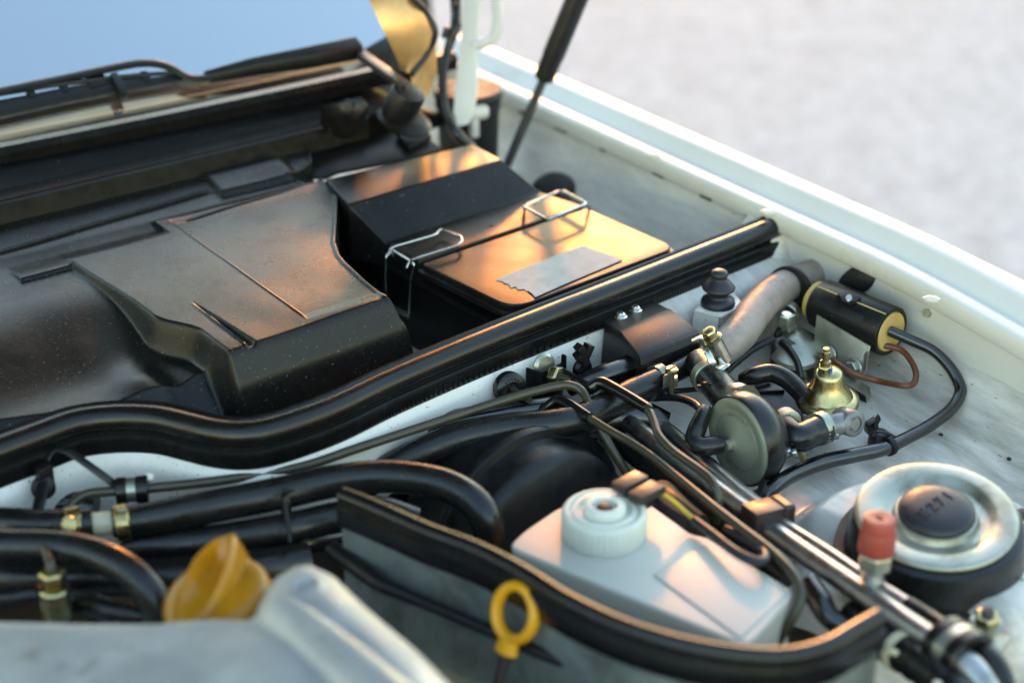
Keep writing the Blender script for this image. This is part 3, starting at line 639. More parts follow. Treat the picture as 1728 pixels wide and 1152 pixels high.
part('rubber_collar', lathe([(R-.0006, .0012), (R+.0006, .0008), (R+.0016, .003), (R+.0016, .012), (R+.0004, .0165), (.0330, .0210), (.0280, .0270), (.0210, .0330), (.0150, .0370), (.0130, .0385), (.0125, .044)], c, ax, 48), HOSE, t, ang=50)
# hose from valve to regulator
hb = [c+ax*.043, Q(1345, 738, -.0445), Q(1370, 730, -.0445), Q(1392, 722, -.0445)]
t2 = thing('valve_hose', 'short black hose with two clamps between the round valve and the regulator', 'hose', hb[1]+V((0, 0, -.012)))
part('hose', tube(hb, [.0118, .0112, .0112, .0118], 20, 8), HOSE, t2)
cb = part('clamp_band', ring(c+ax*.0465, (hb[1]-hb[0]), .0115, .0132, .0085), CREAM, t2, label='pale clamp with slots beside the valve')
for k in range(3):
    p = Q(1322+k*2.2, 728+k*8, -.040); part('band_slot', obox(Q(1324+k*1.6, 729+k*7.5, -.0385+(-.0030*k))+V((-.002, -.0105, .005))*.0, (.0016, .0, 0), (0, .0010, 0), (0, 0, .0007)), BLACK, cb)
p = Q(1326, 763, -.050)
part('clamp_lug', obox(p, (.0042, 0, 0), (0, .003, .001), (0, -.001, .0036)), STEEL, cb, bevel=.001)
part('clamp_screw', lathe([(.0032, 0), (.0036, .001), (.0036, .004), (0, .0046)], p+V((.003, -.003, 0)), (.6, -.6, .2), 14), STEEL, cb)
cb = part('clamp_band', ring(Q(1386, 722, -.0445), (hb[3]-hb[2]), .0115, .0130, .008), ZINC, t2)
p = Q(1397, 733, -.051); part('clamp_lug', obox(p, (.0042, 0, 0), (0, .003, .001), (0, -.001, .0032)), STEEL, cb, bevel=.001)
part('clamp_screw', lathe([(.0032, 0), (.0036, .001), (.0036, .004), (0, .0046)], p+V((.003, -.003, 0)), (.6, -.6, .2), 14), STEEL, cb)
# upper hose of the disc valve up to the T-piece
U1 = [c+ax*.016+V((.004, .012, .022)), Q(1235, 678, -.030), Q(1212, 652, -.029), Q(1192, 630, -.029), Q(1180, 612, -.030)]
t = thing('tee_hose', 'short dusty black hose with two steel clamps rising from the round valve', 'hose', U1[2])
part('hose', tube(U1, [.0135, .0132, .0130, .0130, .0125], 20, 8), HOSE, t)
ax1 = (U1[3]-U1[2]).normalized()
cb = part('clamp_band', ring(Q(1196, 635, -.029), ax1, .0128, .0144, .0085), ZINC, t)
g = G()
for k in range(4): g += obox(Q(1178+k*11, 640-k*5, -.018)+V((-.0025, -.004, -.003)), V((.0012, -.0008, 0)), V((.0006, .0009, 0)), V((0, 0, .0006)))
part('band_slots', g, BLACK, cb)
p = Q(1218, 622, -.019); part('clamp_lug', obox(p, (.006, .002, 0), (-.001, .004, .0), (0, -.001, .0032)), STEEL, cb, bevel=.0012)
cb = part('clamp_band', ring(Q(1241, 676, -.030), (U1[2]-U1[1]), .0134, .0148, .006), ZINC, t)
p = Q(1247, 662, -.021); part('clamp_lug', lathe([(.0035, -.006), (.004, -.005), (.004, .005), (.0028, .006)], p, (.8, -.5, .2), 14), STEEL, cb)
# worm clamp standing on the T-piece
t = thing('worm_clamp', 'bright steel worm clamp with yellow hex screw on the brown hose end', 'clamp', Q(1205, 600, -.035))
a0, a1 = Q(1203, 573, .004), Q(1222, 609, -.016)
axw = (a0-a1).normalized()
part('worm_housing', lathe([(.0062, 0), (.0068, .0008), (.0068, (a0-a1).length-.001), (.0060, (a0-a1).length)], a1, axw, 22), STEEL, t)
wb = hexa(a0+axw*.0015, axw, .0062, .0085); part('hex_screw', lathe([(.0080, 0), (.0082, .0012), (.0062, .0026), (0, .003)], a0, axw, 20), YZINC, t)
part('hex_head', wb, YZINC, t, ang=20, bevel=.0005)
P_ = [Q(1168, 576, -.006), Q(1182, 571, -.003), Q(1194, 580, -.004), Q(1201, 594, -.008), Q(1207, 609, -.014), Q(1215, 618, -.020)]
g = tube(P_, .0050, 8, 6, flat=.16); part('band_tail', g, STEEL, t)
part('saddle', obox(Q(1203, 600, -.013), axw*.008, V((.0035, -.003, 0)), V((.002, .002, .002))), STEEL, t, bevel=.001)
# brown hose to the wing
BH = [Q(1192, 604, -.034), Q(1218, 590, -.031), Q(1248, 562, -.028), Q(1272, 528, -.026), Q(1298, 500, -.026), Q(1325, 483, -.027), Q(1360, 468, -.030), Q(1392, 459, -.036), Q(1420, 452, -.044)]
t = thing('brown_hose', 'dusty grey-brown rubber hose bending up to the fender behind the bellows', 'hose', BH[4])
part('hose', tube(BH, [.0115, .0142, .0150, .0150, .0150, .0148, .0145, .0142, .0140], 22, 8, rip=lambda i, n: 1+.007*noise.noise(V((i*.9, 0, 0)))), BROWNHOSE, t)
axb = (BH[6]-BH[4]).normalized()
tax = (BH[6]-BH[4]).normalized(); tcn = BH[5].lerp(Q(1350, 508, -.042), .30); tr_ = .0205
ct = part('cable_tie', tie(tcn, tax, tr_, .0048, .0013), BLACK, t)
g = G(); xb, yb_, zb = basis(tax)
for k in range(56):
    a = 2*math.pi*k/56; d = xb*math.cos(a)+yb_*math.sin(a); g += obox(tcn+d*(tr_+.0015), zb*.0020, d*.0003, zb.cross(d)*.0006)
part('tie_teeth', g, BLACK, ct)
# second black pipe beside it
t = thing('wing_pipe', 'smooth black hose beside the brown hose entering the fender', 'hose', Q(1380, 490, -.05))
part('hose', tube([Q(1325, 530, -.044), Q(1350, 508, -.042), Q(1380, 487, -.042), Q(1412, 476, -.043), Q(1436, 474, -.045), QX(1462, 478, .336)], [.0085, .0095, .0085, .0088, .0092, .0092], 18, 8), HOSE, t)
cb = part('clamp_band', ring(Q(1330, 527, -.044), V((.6, .3, .1)), .0085, .0105, .008), ZINC, t)
part('clamp_lug', obox(Q(1329, 541, -.036), (.006, .001, 0), (-.001, .004, 0), (0, 0, .005)), ZINC, cb, bevel=.0008)
part('clamp_lug', obox(Q(1331, 553, -.043), (.006, .001, 0), (-.001, .004, 0), (0, 0, .0018)), ZINC, cb, bevel=.0006)
part('clamp_screw', lathe([(.0045, -.004), (.0048, 0), (.0042, .0016), (0, .002)], Q(1327, 531, -.032), (0, -.1, 1), 16), STEEL, cb)
part('grommet_hole', lathe([(.0150, -.003), (.0150, .0005), (.0135, .0015), (0, .0015)], QX(1446, 473, .3275), (-1, -.1, .25), 24, sx=.8, sy=1.5), BLACK, t)
solo('thin_tube', tube([Q(1316, 556, -.045), Q(1311, 570, -.048), Q(1328, 585, -.050), Q(1345, 610, -.054), Q(1352, 640, -.06)], .0030, 12, 8), BLACK, 'thin black tube hanging below the zinc clamp behind the regulator', 'tube')
solo('thin_tube', tube([Q(1305, 572, -.046), Q(1270, 590, -.048), Q(1235, 618, -.050), Q(1205, 648, -.055), Q(1190, 665, -.06)], .0030, 12, 8), BLACK, 'thin black tube running under the brown hose', 'tube')

# ---- regulator
c = Q(1393, 716, -.072); ax = V((-.06, -.03, 1)).normalized()
t = thing('pressure_regulator', 'yellow passivated bell shaped pressure regulator on a cast grey base', 'regulator', c)
part('cast_base', lathe([(.012, -.006), (.0170, 0), (.0195, .004), (.0200, .016), (.0205, .0205)], c, ax, 32), CASTDARK, t)
part('flange', lathe([(.0205, .0200), (.0246, .0205), (.0254, .0220), (.0254, .0252), (.0244, .0266), (.0215, .0276), (.0195, .0280)], c, ax, 48), YZINC, t, ang=60)
part('bell', lathe([(.0205, .0272), (.0188, .0300), (.0162, .0332), (.0140, .0370), (.0126, .0410), (.0118, .0455), (.0112, .0482), (.0095, .0505), (.0045, .0518), (0, .0520)], c, ax, 40), YZINC, t, ang=60)
nz_ = c+ax*.0508+V((-.005, 0, .0)); 
noz = part('nozzle', lathe([(.0042, 0), (.0042, .004), (.0026, .005), (.0026, .0085), (.0034, .009), (.0034, .0125), (.0026, .0135), (.0026, .0155), (0, .0158)], nz_+V((0, 0, .006)), ax, 16), BRASS, t)
part('nozzle_hex', hexa(nz_, ax, .0060, .0065), BRASS, noz, ang=20)
part('paint_mark', obox(nz_+V((.001, -.0053, .0035)), (.0022, .0008, 0), (0, .0006, 0), (0, 0, .0022)), BLUEPAINT, noz)
# side outlet
o0, o1 = Q(1397, 720, -.047), Q(1432, 711, -.045)
part('outlet', tube([o0, Q(1408, 717, -.0455), Q(1420, 714, -.045), o1], [.0098, .0090, .0088, .0088], 18), CASTDARK, t)
eye = part('banjo_eye', lathe([(.0095, -.012), (.0105, -.010), (.0105, .006), (.0095, .0072), (.0065, .0074), (.0062, .0060), (.0045, .0060), (.0042, .0078), (0, .0080)], Q(1433, 712, -.045), V((-.15, -1, .25)), 24), CASTDARK, t, ang=50)
for k, (x, y) in enumerate(((1358, 703), (1366, 705), (1373, 702), (1381, 703), (1378, 695))):
    part('cast_mark', obox(Q(x, y, -.052+.0), (.0009, 0, 0), (0, .0016, 0), (0, 0, .0018)), CAST, t)
part('inlet_hose', tube([Q(1252, 640, -.040), Q(1272, 634, -.034), Q(1300, 629, -.032), Q(1325, 638, -.034), Q(1345, 655, -.038), Q(1360, 672, -.042)], [.0052, .0072, .0075, .0078, .0078, .0075], 16, 8), HOSE, t, label='black elbow hose plugged into the bell')
solo('drain_stub', lathe([(.0030, 0), (.0032, .001), (.0032, .013), (.0026, .014)], Q(1357, 776, -.085), V((-.25, .15, .9)), 14), YZINC, 'small pale metal stub sticking up from the floor under the valve hose', 'stub')
# black plastic disc behind it
t = thing('horn_disc', 'flat black plastic disc half hidden behind the regulator', 'disc', Q(1300, 690, -.075))
part('disc', lathe([(.034, -.008), (.0365, -.006), (.0365, -.002), (.035, 0), (0, .001)], Q(1300, 690, -.066), (-.1, -.25, 1), 40), BLACK, t)
part('tab', obox(Q(1298, 655, -.060), (.010, -.006, 0), (.004, .006, 0), (0, 0, .002)), BLACK, t, bevel=.001)
# zinc brackets
t = thing('zinc_bracket', 'mottled zinc plated bracket plate with two bolts under the yellow-ended filter', 'bracket', Q(1420, 640, -.085))
zb0 = -.030
yv = Q(1378, 535, -.030).y
pl = [Q(1378, 531, -.028), Q(1468, 584, -.036), Q(1464, 600, -.043), Q(1459, 636, -.066), Q(1452, 641, -.069), Q(1432, 636, -.068), Q(1375, 606, -.066), Q(1371, 597, -.062)]
nrm = (pl[1]-pl[0]).cross(pl[6]-pl[0]).normalized()
part('plate', prism(pl, nrm*.0018), ZINC, t, bevel=.0005)
for (x, y, z) in ((1398, 598, -.056), (1441, 620, -.058)):
    p = Q(x, y, z); b2 = part('bolt', lathe([(.0082, 0), (.0084, .001), (.0078, .002), (0, .0021)], p, nrm*(-1 if nrm.dot(CAM-p) < 0 else 1), 20), ZINC, t)
    part('bolt_head', hexa(p, nrm*(-1 if nrm.dot(CAM-p) < 0 else 1), .0064, .0062), ZINC, b2, ang=20)
t = thing('green_bracket', 'dark green steel bracket behind the pressure regulator', 'bracket', Q(1360, 640, -.088))
part('upright', prism([Q(1302, 574, -.045), Q(1322, 566, -.043), Q(1372, 597, -.060), Q(1375, 640, -.080), Q(1345, 660, -.085), Q(1300, 640, -.085)], (.004, .006, -.002)), GREENSTEEL, t, bevel=.0005)
part('dome', lathe([(.024, 0), (.023, .004), (.016, .009), (.008, .011), (0, .0115)], Q(1342, 590, -.060), (-.2, -.3, 1), 28), ZINC, t)
part('foot', prism([Q(1400, 632, -.066), Q(1460, 668, -.070), Q(1466, 690, -.084), Q(1480, 712, -.088), Q(1440, 722, -.088), Q(1395, 660, -.085)], (.003, .004, -.002)), GREENSTEEL, t, bevel=.0006)
part('foot_edge', prism([Q(1398, 628, -.064), Q(1410, 622, -.062), Q(1468, 652, -.072), Q(1470, 668, -.074), Q(1462, 668, -.0705)], (0, 0, -.002)), ZINC, t, bevel=.0005)
# ---- filter with yellow ends
f0, f1 = Q(1388, 512, -.030), Q(1504, 560, -.030)
ax = (f1-f0).normalized(); ln = (f1-f0).length
t = thing('inline_filter', 'black cylinder with pale yellow ends and a clip, lying along the fender', 'filter', f0.lerp(f1, .5)+V((0, 0, -.025)))
fm = part('casing', lathe([(.0185, -.001), (.0200, -.002), (.0216, 0), (.0216, ln-.001), (.0210, ln), (.0185, ln+.0002), (.0180, ln-.003)], f0, ax, 40, ref=(0, 0, 1)), LID, t, ang=50)
part('end_cap', lathe([(.0178, ln-.006), (.0178, ln-.001), (.0168, ln+.0008), (0, ln+.001)], f0, ax, 32), YEND, t)
part('end_cap', lathe([(0, -.012), (.012, -.012), (.0175, -.008), (.0175, .004)], f0, ax, 32), YEND, t)
x_, y_, z_ = basis(ax, (0, 0, 1))
tow = (CAM-f0); tow = (tow-ax*tow.dot(ax)).normalized(); upv = (tow*.62+V((0, 0, 1))*.78); upv = (upv-ax*upv.dot(ax)).normalized()
part('seam', obox(f0+ax*(ln*.5)+upv*.0214, ax*(ln*.49), upv*.0004, ax.cross(upv)*.0006), YEND, fm)
cp = f0+ax*(ln*.47)+upv*.0222
clp = part('clip_plate', obox(cp-ax.cross(upv)*.0, ax*.0085, upv*.0012, ax.cross(upv)*.0058), BLACK, t, bevel=.0006)
part('clip_hole', lathe([(.0040, 0), (.0036, .0004), (0, .0004)], cp+upv*.0012, upv, 16, sy=.7), STEEL, clp)
for s in (-1, 1): part('clip_prong', obox(cp+ax*(.0078*s)+upv*.002-ax.cross(upv)*-.004, ax*.0009, upv*.003, ax.cross(upv)*.0016), BLACK, clp, bevel=.0003)
part('support_strap', obox(f0+ax*(ln*.45)+tow*.0212, ax*.024, tow*.001, ax.cross(tow)*.004), BLACK, t, bevel=.0006)
# cable from the filter
CB = [f0+ax*(ln-.002)+V((-.004, -.004, .003)), Q(1540, 575, -.031), Q(1575, 592, -.036), Q(1602, 618, -.044), Q(1619, 648, -.054), Q(1619, 668, -.060), Q(1603, 692, -.066), Q(1570, 717, -.070), Q(1530, 739, -.072), Q(1490, 757, -.072), Q(1440, 768, -.071), Q(1390, 779, -.070), Q(1340, 799, -.069), Q(1305, 822, -.069), Q(1285, 845, -.075)]
t = thing('ignition_cable', 'thick black cable looping from the filter across the white inner wing', 'cable', CB[5])
part('cable', tube(CB, [.0046, .0046, .0046, .0048, .0050, .0051, .0052, .0052, .0052, .0058, .0060, .0062, .0062, .0062, .006], 16, 10), GLOSS, t)
tx = (CB[8]-CB[9]).normalized(); tc = Q(1500, 752, -.072)
ct = part('cable_tie', tie(tc, tx, .0058, .0050, .0016), BLACK, t)
g = G(); xb, yb_, zb = basis(tx)
for k in range(22):
    a = 2*math.pi*k/22; d = xb*math.cos(a)+yb_*math.sin(a); g += obox(tc+d*.0076, zb*.0023, d*.0004, zb.cross(d)*.0006)
part('tie_teeth', g, BLACK, ct)
part('tie_band', tube([Q(1512, 738, -.068), Q(1495, 729, -.062), Q(1481, 728, -.062), Q(1476, 733, -.068)], .0026, 8, 6, flat=.4), BLACK, ct)
part('tie_head', obox(Q(1470, 718, -.066), (.0045, -.001, .002), (.001, .0035, 0), (-.001, 0, .0045)), BLACK, ct, bevel=.0007)
part('tie_head', obox(Q(1479, 711, -.062), (.0040, .001, .003), (.001, .0022, 0), (-.001, 0, .0022)), BLACK, ct, bevel=.0005)
solo('floor_stud', lathe([(.009, 0), (.0088, .006), (.006, .010), (0, .011)], Q(1483, 746, -.088), (0, 0, 1), 18), CAPBLUE, 'dark rubber stud under the cable tie on the white wing', 'stud')
BW = [f0+ax*(ln-.002)+V((-.008, -.002, -.010)), Q(1520, 590, -.042), Q(1538, 610, -.046), Q(1546, 632, -.050), Q(1540, 648, -.053), Q(1520, 650, -.053), Q(1480, 642, -.058), Q(1440, 630, -.050), Q(1420, 618, -.048), Q(1406, 606, -.050)]
solo('brown_wire', tube(BW, .0026, 12, 8), BROWN, 'thin reddish brown wire looping from the filter to the zinc bracket bolt', 'wire')

# ================================================================== shock tower top
ax = V((-.13, -.10, 1)).normalized(); c = TC+V((0, 0, .0))
t = thing('strut_mount', 'round zinc strut mount with a blue-black rubber cap marked with raised figures', 'strut mount', c)
c0 = Q(1580, 905, -.048)
part('rubber_ring', lathe([(.0655, -.022), (.0650, -.016), (.0625, -.012), (.0618, -.004), (.0600, .008), (.0585, .013), (.0560, .0145)], c0, ax, 64), HOSE, t)
part('gap_ring', lathe([(.0700, -.016), (.0695, -.0125), (.0640, -.0125)], c0, ax, 64), DARKBAY, t)
c1 = Q(1580, 868, -.030)
pl = part('zinc_plate', lathe([(.0530, -.0030), (.0555, -.0022), (.0560, -.0005), (.0552, .0010), (.0525, .0016), (.0440, .0018), (.0400, .0006), (.0370, -.0016), (.0345, -.0026), (.0300, -.0028), (.0288, -.0010), (.0280, .0012), (.0262, .0016), (.0250, .0004), (.0250, -.003)], c1, ax, 72), ZINC, t, ang=55)
cap = part('rubber_cap', lathe([(.0250, -.001), (.0264, .0010), (.0266, .0035), (.0258, .0052), (.0225, .0072), (.0150, .0088), (.0070, .0093), (0, .0094)], c1, ax, 48), CAPBLUE, t, ang=60)
xr = RT*.86+V((.30, .60, 0)); ud = ax.cross(xr)
for k, ch in enumerate('E271'):
    xr_ = (xr-ax*xr.dot(ax)).normalized(); u_ = ax.cross(xr_)
    s = (-1.5+k)*.0088
    rr = abs(s); emboss(ch, cap, c1+xr_*s+u_*.001+ax*(interp(rr, [(0, .0094), (.007, .0093), (.015, .0086), (.02, .0076)])+.0002), (ax+xr_*(s*9)).normalized(), u_, .0125, .0007, CAPBLUE)
def stud_nut(x, y, z, ax_, label):
    p = Q(x, y, z); t_ = thing('stud_nut', label, 'nut', p, 'strut mount nuts')
    part('washer', lathe([(.0105, -.001), (.0108, .0008), (.0085, .0018), (0, .002)], p, ax_, 24), ZINC, t_)
    part('nut', hexa(p+V(ax_)*.0015, ax_, .0086, .0075), YZINC, t_, ang=20, bevel=.0005)
    part('stud', lathe([(.0044, .006), (.0044, .0115), (.0036, .0125), (0, .013)], p, ax_, 16), BROWNBLK, t_)
stud_nut(1722, 884, -.058, ax, 'zinc nut at the right edge beside the strut mount')
stud_nut(1664, 1052, -.055, ax, 'zinc nut on the tower behind the double pipe clip')
g = G()
for k in range(26):
    x, y = random.uniform(1290, 1728), random.uniform(690, 1040)
    if math.hypot((x-1580)/145, (y-905)/135) < 1: continue
    p = Q(x, y, -.07); p = Q(x, y, floor_z(p.x, p.y)); r = random.choice((.0006, .0008, .0010, .0015, .0020))
    g += lathe([(0, -.0004), (r, 0), (r*.8, r*.4), (0, r*.6)], V((p.x, p.y, floor_z(p.x, p.y)+.0003)), (0, 0, 1), 7, sx=1.4)
me = mesh_from('grit', g); o = bpy.data.objects.new('grit', me); COL.objects.link(o); me.materials.append(DARKBAY); o['kind'] = 'stuff'; o['label'] = 'loose dark crumbs of dirt on the white inner wing'; o['category'] = 'dirt'
solo('panel_seam', tube([Q(1152, 481, -.0235), Q(1160, 489, -.0265), Q(1169, 497, -.031), Q(1174, 506, -.036), Q(1172, 514, -.042)], .0009, 8, 6), DARKBAY, 'thin dark joint line in the white shelf left of the bellows', 'seam')
# ================================================================== pipes on the right
MP = [Q(1010, 672, -.060), Q(1060, 712, -.056), Q(1180, 803, -.052), Q(1300, 893, -.049), Q(1400, 962, -.046), Q(1500, 1030, -.043), Q(1558, 1069, -.042), Q(1602, 1098, -.042), Q(1640, 1130, -.046), Q(1668, 1175, -.056), Q(1685, 1230, -.07)]
t = thing('metal_pipe', 'thick dull aluminium pipe running forward past the reservoir to the bottom corner', 'pipe', MP[5])
part('pipe', tube(MP, [.0072, .0072, .0074, .0076, .0078, .0080, .0080, .0082, .0100, .0105, .0105], 20, 8), ALU, t)
axp = (MP[7]-MP[5]).normalized()
pcl = thing('pipe_clip', 'double black rubber pipe clip with a pale steel band at the bottom right', 'clip', Q(1605, 1095, -.065))
cc = Q(1607, 1092, -.040)
x_, y_, z_ = basis(axp, (0, 0, 1))
def oval(org, hw, r0, r1, prt, m, nm):
    side = V((.75, .4, 0)); side = (side-axp*side.dot(axp)).normalized()
    g = G(); seg = 36; vs, fs = [], []
    for h, rr in ((-hw, r0), (-hw, r1-.0008), (-hw+.0008, r1), (hw-.0008, r1), (hw, r1-.0008), (hw, r0)):
        for k in range(seg):
            a = 2*math.pi*k/seg; vs.append(org+axp*h+side*(math.cos(a)*(rr+.0055)+.004)+axp.cross(side)*(math.sin(a)*rr))
    for i in range(6):
        j = (i+1) % 6
        for k in range(seg): fs.append((i*seg+k, i*seg+(k+1) % seg, j*seg+(k+1) % seg, j*seg+k))
    return part(nm, g.add(vs, fs), m, prt)
oval(cc-axp*.0085, .0045, .0085, .0135, pcl, RUBBER, 'rubber_band'); oval(cc+axp*.0085, .0045, .0085, .0140, pcl, RUBBER, 'rubber_band'); oval(cc, .0048, .0085, .0128, pcl, ZINC, 'steel_band')
part('clip_foot', obox(Q(1675, 1085, -.056), (.010, .004, 0), (-.003, .008, 0), (0, 0, .0015)), ZINC, pcl, bevel=.0006)
MP2 = [Q(1040, 660, -.066), Q(1100, 705, -.064), Q(1180, 772, -.060), Q(1250, 832, -.055), Q(1288, 862, -.052)]
t = thing('metal_pipe', 'dull aluminium pipe between the olive pipes and the round valve', 'pipe', MP2[2])
part('pipe', tube(MP2, .0068, 18, 8), ALU, t)
TP = [Q(1288, 864, -.050), Q(1330, 892, -.048), Q(1400, 936, -.046), Q(1470, 984, -.044), Q(1510, 1008, -.044), Q(1545, 1030, -.044)]
t = thing('valve_pipe', 'thin aluminium pipe with a red capped service valve in front of the strut mount', 'pipe', TP[2])
part('pipe', tube(TP, .0056, 18, 8), ALU, t)
part('hose_end', tube([TP[4].lerp(TP[5], .6), Q(1570, 1045, -.044), Q(1612, 1072, -.042), Q(1650, 1092, -.042), Q(1682, 1125, -.046), Q(1700, 1180, -.058)], [.0066, .0066, .0066, .0072, .0076, .0076], 18, 8), HOSE, t)
b0 = Q(1472, 984, -.044)
part('valve_foot', lathe([(.0085, -.004), (.0095, .0), (.0080, .006), (.0068, .010), (.0068, .013)], b0, (0, 0, 1), 20, sx=1.15), ALU, t)
part('valve_hex', hexa(b0+V((0, 0, .0125)), (0.02, 0, 1), .0118, .0135), ZINC, t, ang=20, bevel=.0008)
rc = part('red_cap', lathe([(.0116, .0), (.0121, .001), (.0119, .0150), (.0113, .0162), (.0112, .0180), (.0108, .0240), (.0100, .0258), (.0085, .0262), (.0030, .0255), (.0020, .0245), (0, .0245)], b0+V((0, 0, .0255)), (.02, 0, 1), 28), RED, t, label='brick red plastic valve cap')
part('cap_mark', lathe([(.0022, 0), (.0016, .0008), (0, .0004)], b0+V((.002, 0, .0510)), (0, 0, 1), 10), RED, rc)
# rubber pipe holder
axp2 = (TP[1]-MP2[3]).normalized(); sd = V((axp2.y, -axp2.x, 0)).normalized()
t = thing('pipe_holder', 'brown-black block with a rounded clip holding the aluminium pipes', 'clip', Q(1295, 868, -.06))
part('block', obox(Q(1286, 872, -.044), axp2*.0105, sd*.0115, V((0, 0, .0095))), BROWNBLK, t, bevel=.0012)
p = Q(1319, 862, -.046); part('round_clip', obox(p, axp2*.0115, sd*.0052, V((0, 0, .0095))), BROWNBLK, t, bevel=.0035, bseg=4)
solo('pipe_holder', obox(Q(1288, 905, -.058), axp2*.008, sd*.009, V((0, 0, .008))), BROWNBLK, 'second dark block tucked under the brown-black pipe holder', 'clip', bevel=.0012)
part('clip_tooth', obox(Q(1286, 828, -.060), (.006, .003, .003), (.002, .004, 0), (-.002, 0, .004)), BLACK, t, bevel=.0006)
part('clip_tooth', obox(Q(1274, 838, -.062), (.007, -.003, .002), (.002, .004, 0), (-.001, 0, .003)), BLACK, t, bevel=.0006)
solo('dark_hose', tube([Q(985, 700, -.075), Q(1100, 790, -.072), Q(1180, 858, -.070), Q(1240, 905, -.070), Q(1330, 975, -.072)], .0085, 16), HOSE, 'dark hose hidden below the thick aluminium pipe', 'hose')
solo('dark_hose', tube([Q(1365, 985, -.052), Q(1385, 1015, -.054), Q(1400, 1040, -.058), Q(1440, 1068, -.064), Q(1490, 1100, -.07)], [.008, .0085, .0075, .007, .007], 14), GLOSS, 'short black hose end between the reservoir and the thick aluminium pipe', 'hose')
# loom with cream ties at the corner
LM = [Q(1440, 1040, -.066), Q(1490, 1078, -.060), Q(1540, 1112, -.056), Q(1590, 1148, -.054), Q(1650, 1200, -.056)]
t = thing('wiring_loom', 'black sleeved wiring loom with cream nylon ties at the bottom right corner', 'loom', LM[2])
part('sleeve', tube(LM, .0125, 18, 8, rip=lambda i, n: 1+.04*math.sin(i*1.9)), HOSE, t)
axl = (LM[3]-LM[1]).normalized()
for (x, y) in ((1520, 1098), (1592, 1150)):
    c = Q(x, y, -.057); tt = part('cream_tie', ring(c, axl, .0126, .0140, .0062), CREAM, t)
    part('tie_head', obox(c+V((.010, .006, .0115)), axl*.0045, V((.0035, .003, 0)), V((0, 0, .0042))), CREAM, tt, bevel=.0006)
    part('tie_tail', tube([c+V((-.011, -.004, .006)), c+V((-.0165, -.008, .010)), c+V((-.018, -.0095, .014))], .0028, 8, 4, flat=.5), CREAM, tt)

# ================================================================== brake servo and reservoir
c = V((-.045, -.082, -.128)); ax = V((.06, -1, .10)).normalized()
t = thing('brake_servo', 'large black drum of the brake servo behind the white reservoir', 'servo', c+V((0, 0, -.1)))
part('drum', lathe([(.080, -.05), (.092, -.045), (.0935, -.004), (.0960, -.002), (.0965, .003), (.0945, .006), (.0880, .007), (.0860, .012), (.0850, .024), (.0820, .031), (.0740, .035), (.0550, .038), (.0300, .040), (0, .040)], c, ax, 72), BLACK, t, ang=45)
zt = -.035
poly = [Q(857, 922, zt), Q(880, 898, zt), Q(950, 850, zt), Q(1090, 845, zt), Q(1145, 884, zt), Q(1166, 901, zt), Q(1192, 905, zt), Q(1342, 998, zt), Q(1262, 1090, zt)]
t = thing('fluid_reservoir', 'milky white plastic brake fluid reservoir with a ribbed screw cap', 'reservoir', Q(1090, 960, -.085))
part('tank', prism(rounded(poly, [.008, .01, .012, .006, .006, .006, .006, .008, .010], 4), (0, 0, -.055)), RES, t, bevel=.0045, bseg=4, ang=50)
part('raised_panel', prism([Q(1102, 968, zt+.0012), Q(1192, 915, zt+.0012), Q(1328, 1000, zt+.0012), Q(1250, 1076, zt+.0012)], (0, 0, -.004)), RES, t, bevel=.0011, bseg=3)
c = Q(1019, 903, zt-.001)
def ribs(tt, i): return 1+.022*(math.cos(tt*44) > 0) if i in (1, 2) else 1
cp = part('screw_cap', lathe([(.0285, 0), (.0288, .001), (.0288, .0185), (.0280, .0205), (.0268, .0212), (.0255, .0214), (.0246, .0206), (.0236, .0190), (.0228, .0190), (.0218, .0212), (.0190, .0216), (.0182, .0196), (.0150, .0194), (.0146, .0244), (.0136, .0256), (.0095, .0258), (.0086, .0246), (.0084, .0216), (0, .0212)], c, (0, 0, 1), 176, mod=ribs), RESCAP, t, ang=50)
part('cap_button', lathe([(.0056, .020), (.0056, .0225), (.0040, .0245), (0, .0252)], c, (0, 0, 1), 20), BROWNBLK, cp)
t2 = thing('sensor_plug', 'two dark brown connector blocks plugged into the reservoir cap', 'connector', Q(1080, 830, -.02))
zc = -.009
for nm, x, y in (('plug', 1063, 814), ('plug', 1091, 831)):
    part(nm, obox(Q(x, y, zc), (.0118, .0015, 0), (-.0012, .0062, 0), (0, 0, .0030)), BROWNBLK, t2, bevel=.0007)
part('plug_body', obox(Q(1078, 832, zc-.008), (.011, .001, 0), (-.001, .012, 0), (0, 0, .006)), BLACK, t2, bevel=.001)
t3 = thing('sensor_cable', 'blue-grey sheathed cable with yellow and brown wires looping beside the reservoir', 'cable', Q(1230, 910, -.04))
part('yellow_wire', tube([Q(1118, 832, zc-.004), Q(1140, 848, zc-.010), Q(1160, 866, -.026), Q(1180, 884, -.028)], .0017, 10), YWIRE, t3)
part('brown_wire', tube([Q(1112, 836, zc-.006), Q(1138, 856, zc-.013), Q(1162, 870, -.028), Q(1182, 884, -.029)], .0016, 10), BROWN, t3)
part('sheath', tube([Q(1172, 878, -.028), Q(1205, 903, -.026), Q(1240, 930, -.024), Q(1272, 946, -.024), Q(1290, 944, -.026), Q(1288, 930, -.030), Q(1262, 912, -.034), Q(1225, 892, -.04)], [.0034, .0036, .0036, .0036, .0035, .0034, .0034, .003], 12, 8), CAPBLUE, t3)
solo('foam_pad', tube([Q(1115, 835, -.06), Q(1140, 862, -.055), Q(1175, 893, -.055)], .012, 14), DARKBAY, 'dark foam strip wedged behind the reservoir', 'foam')

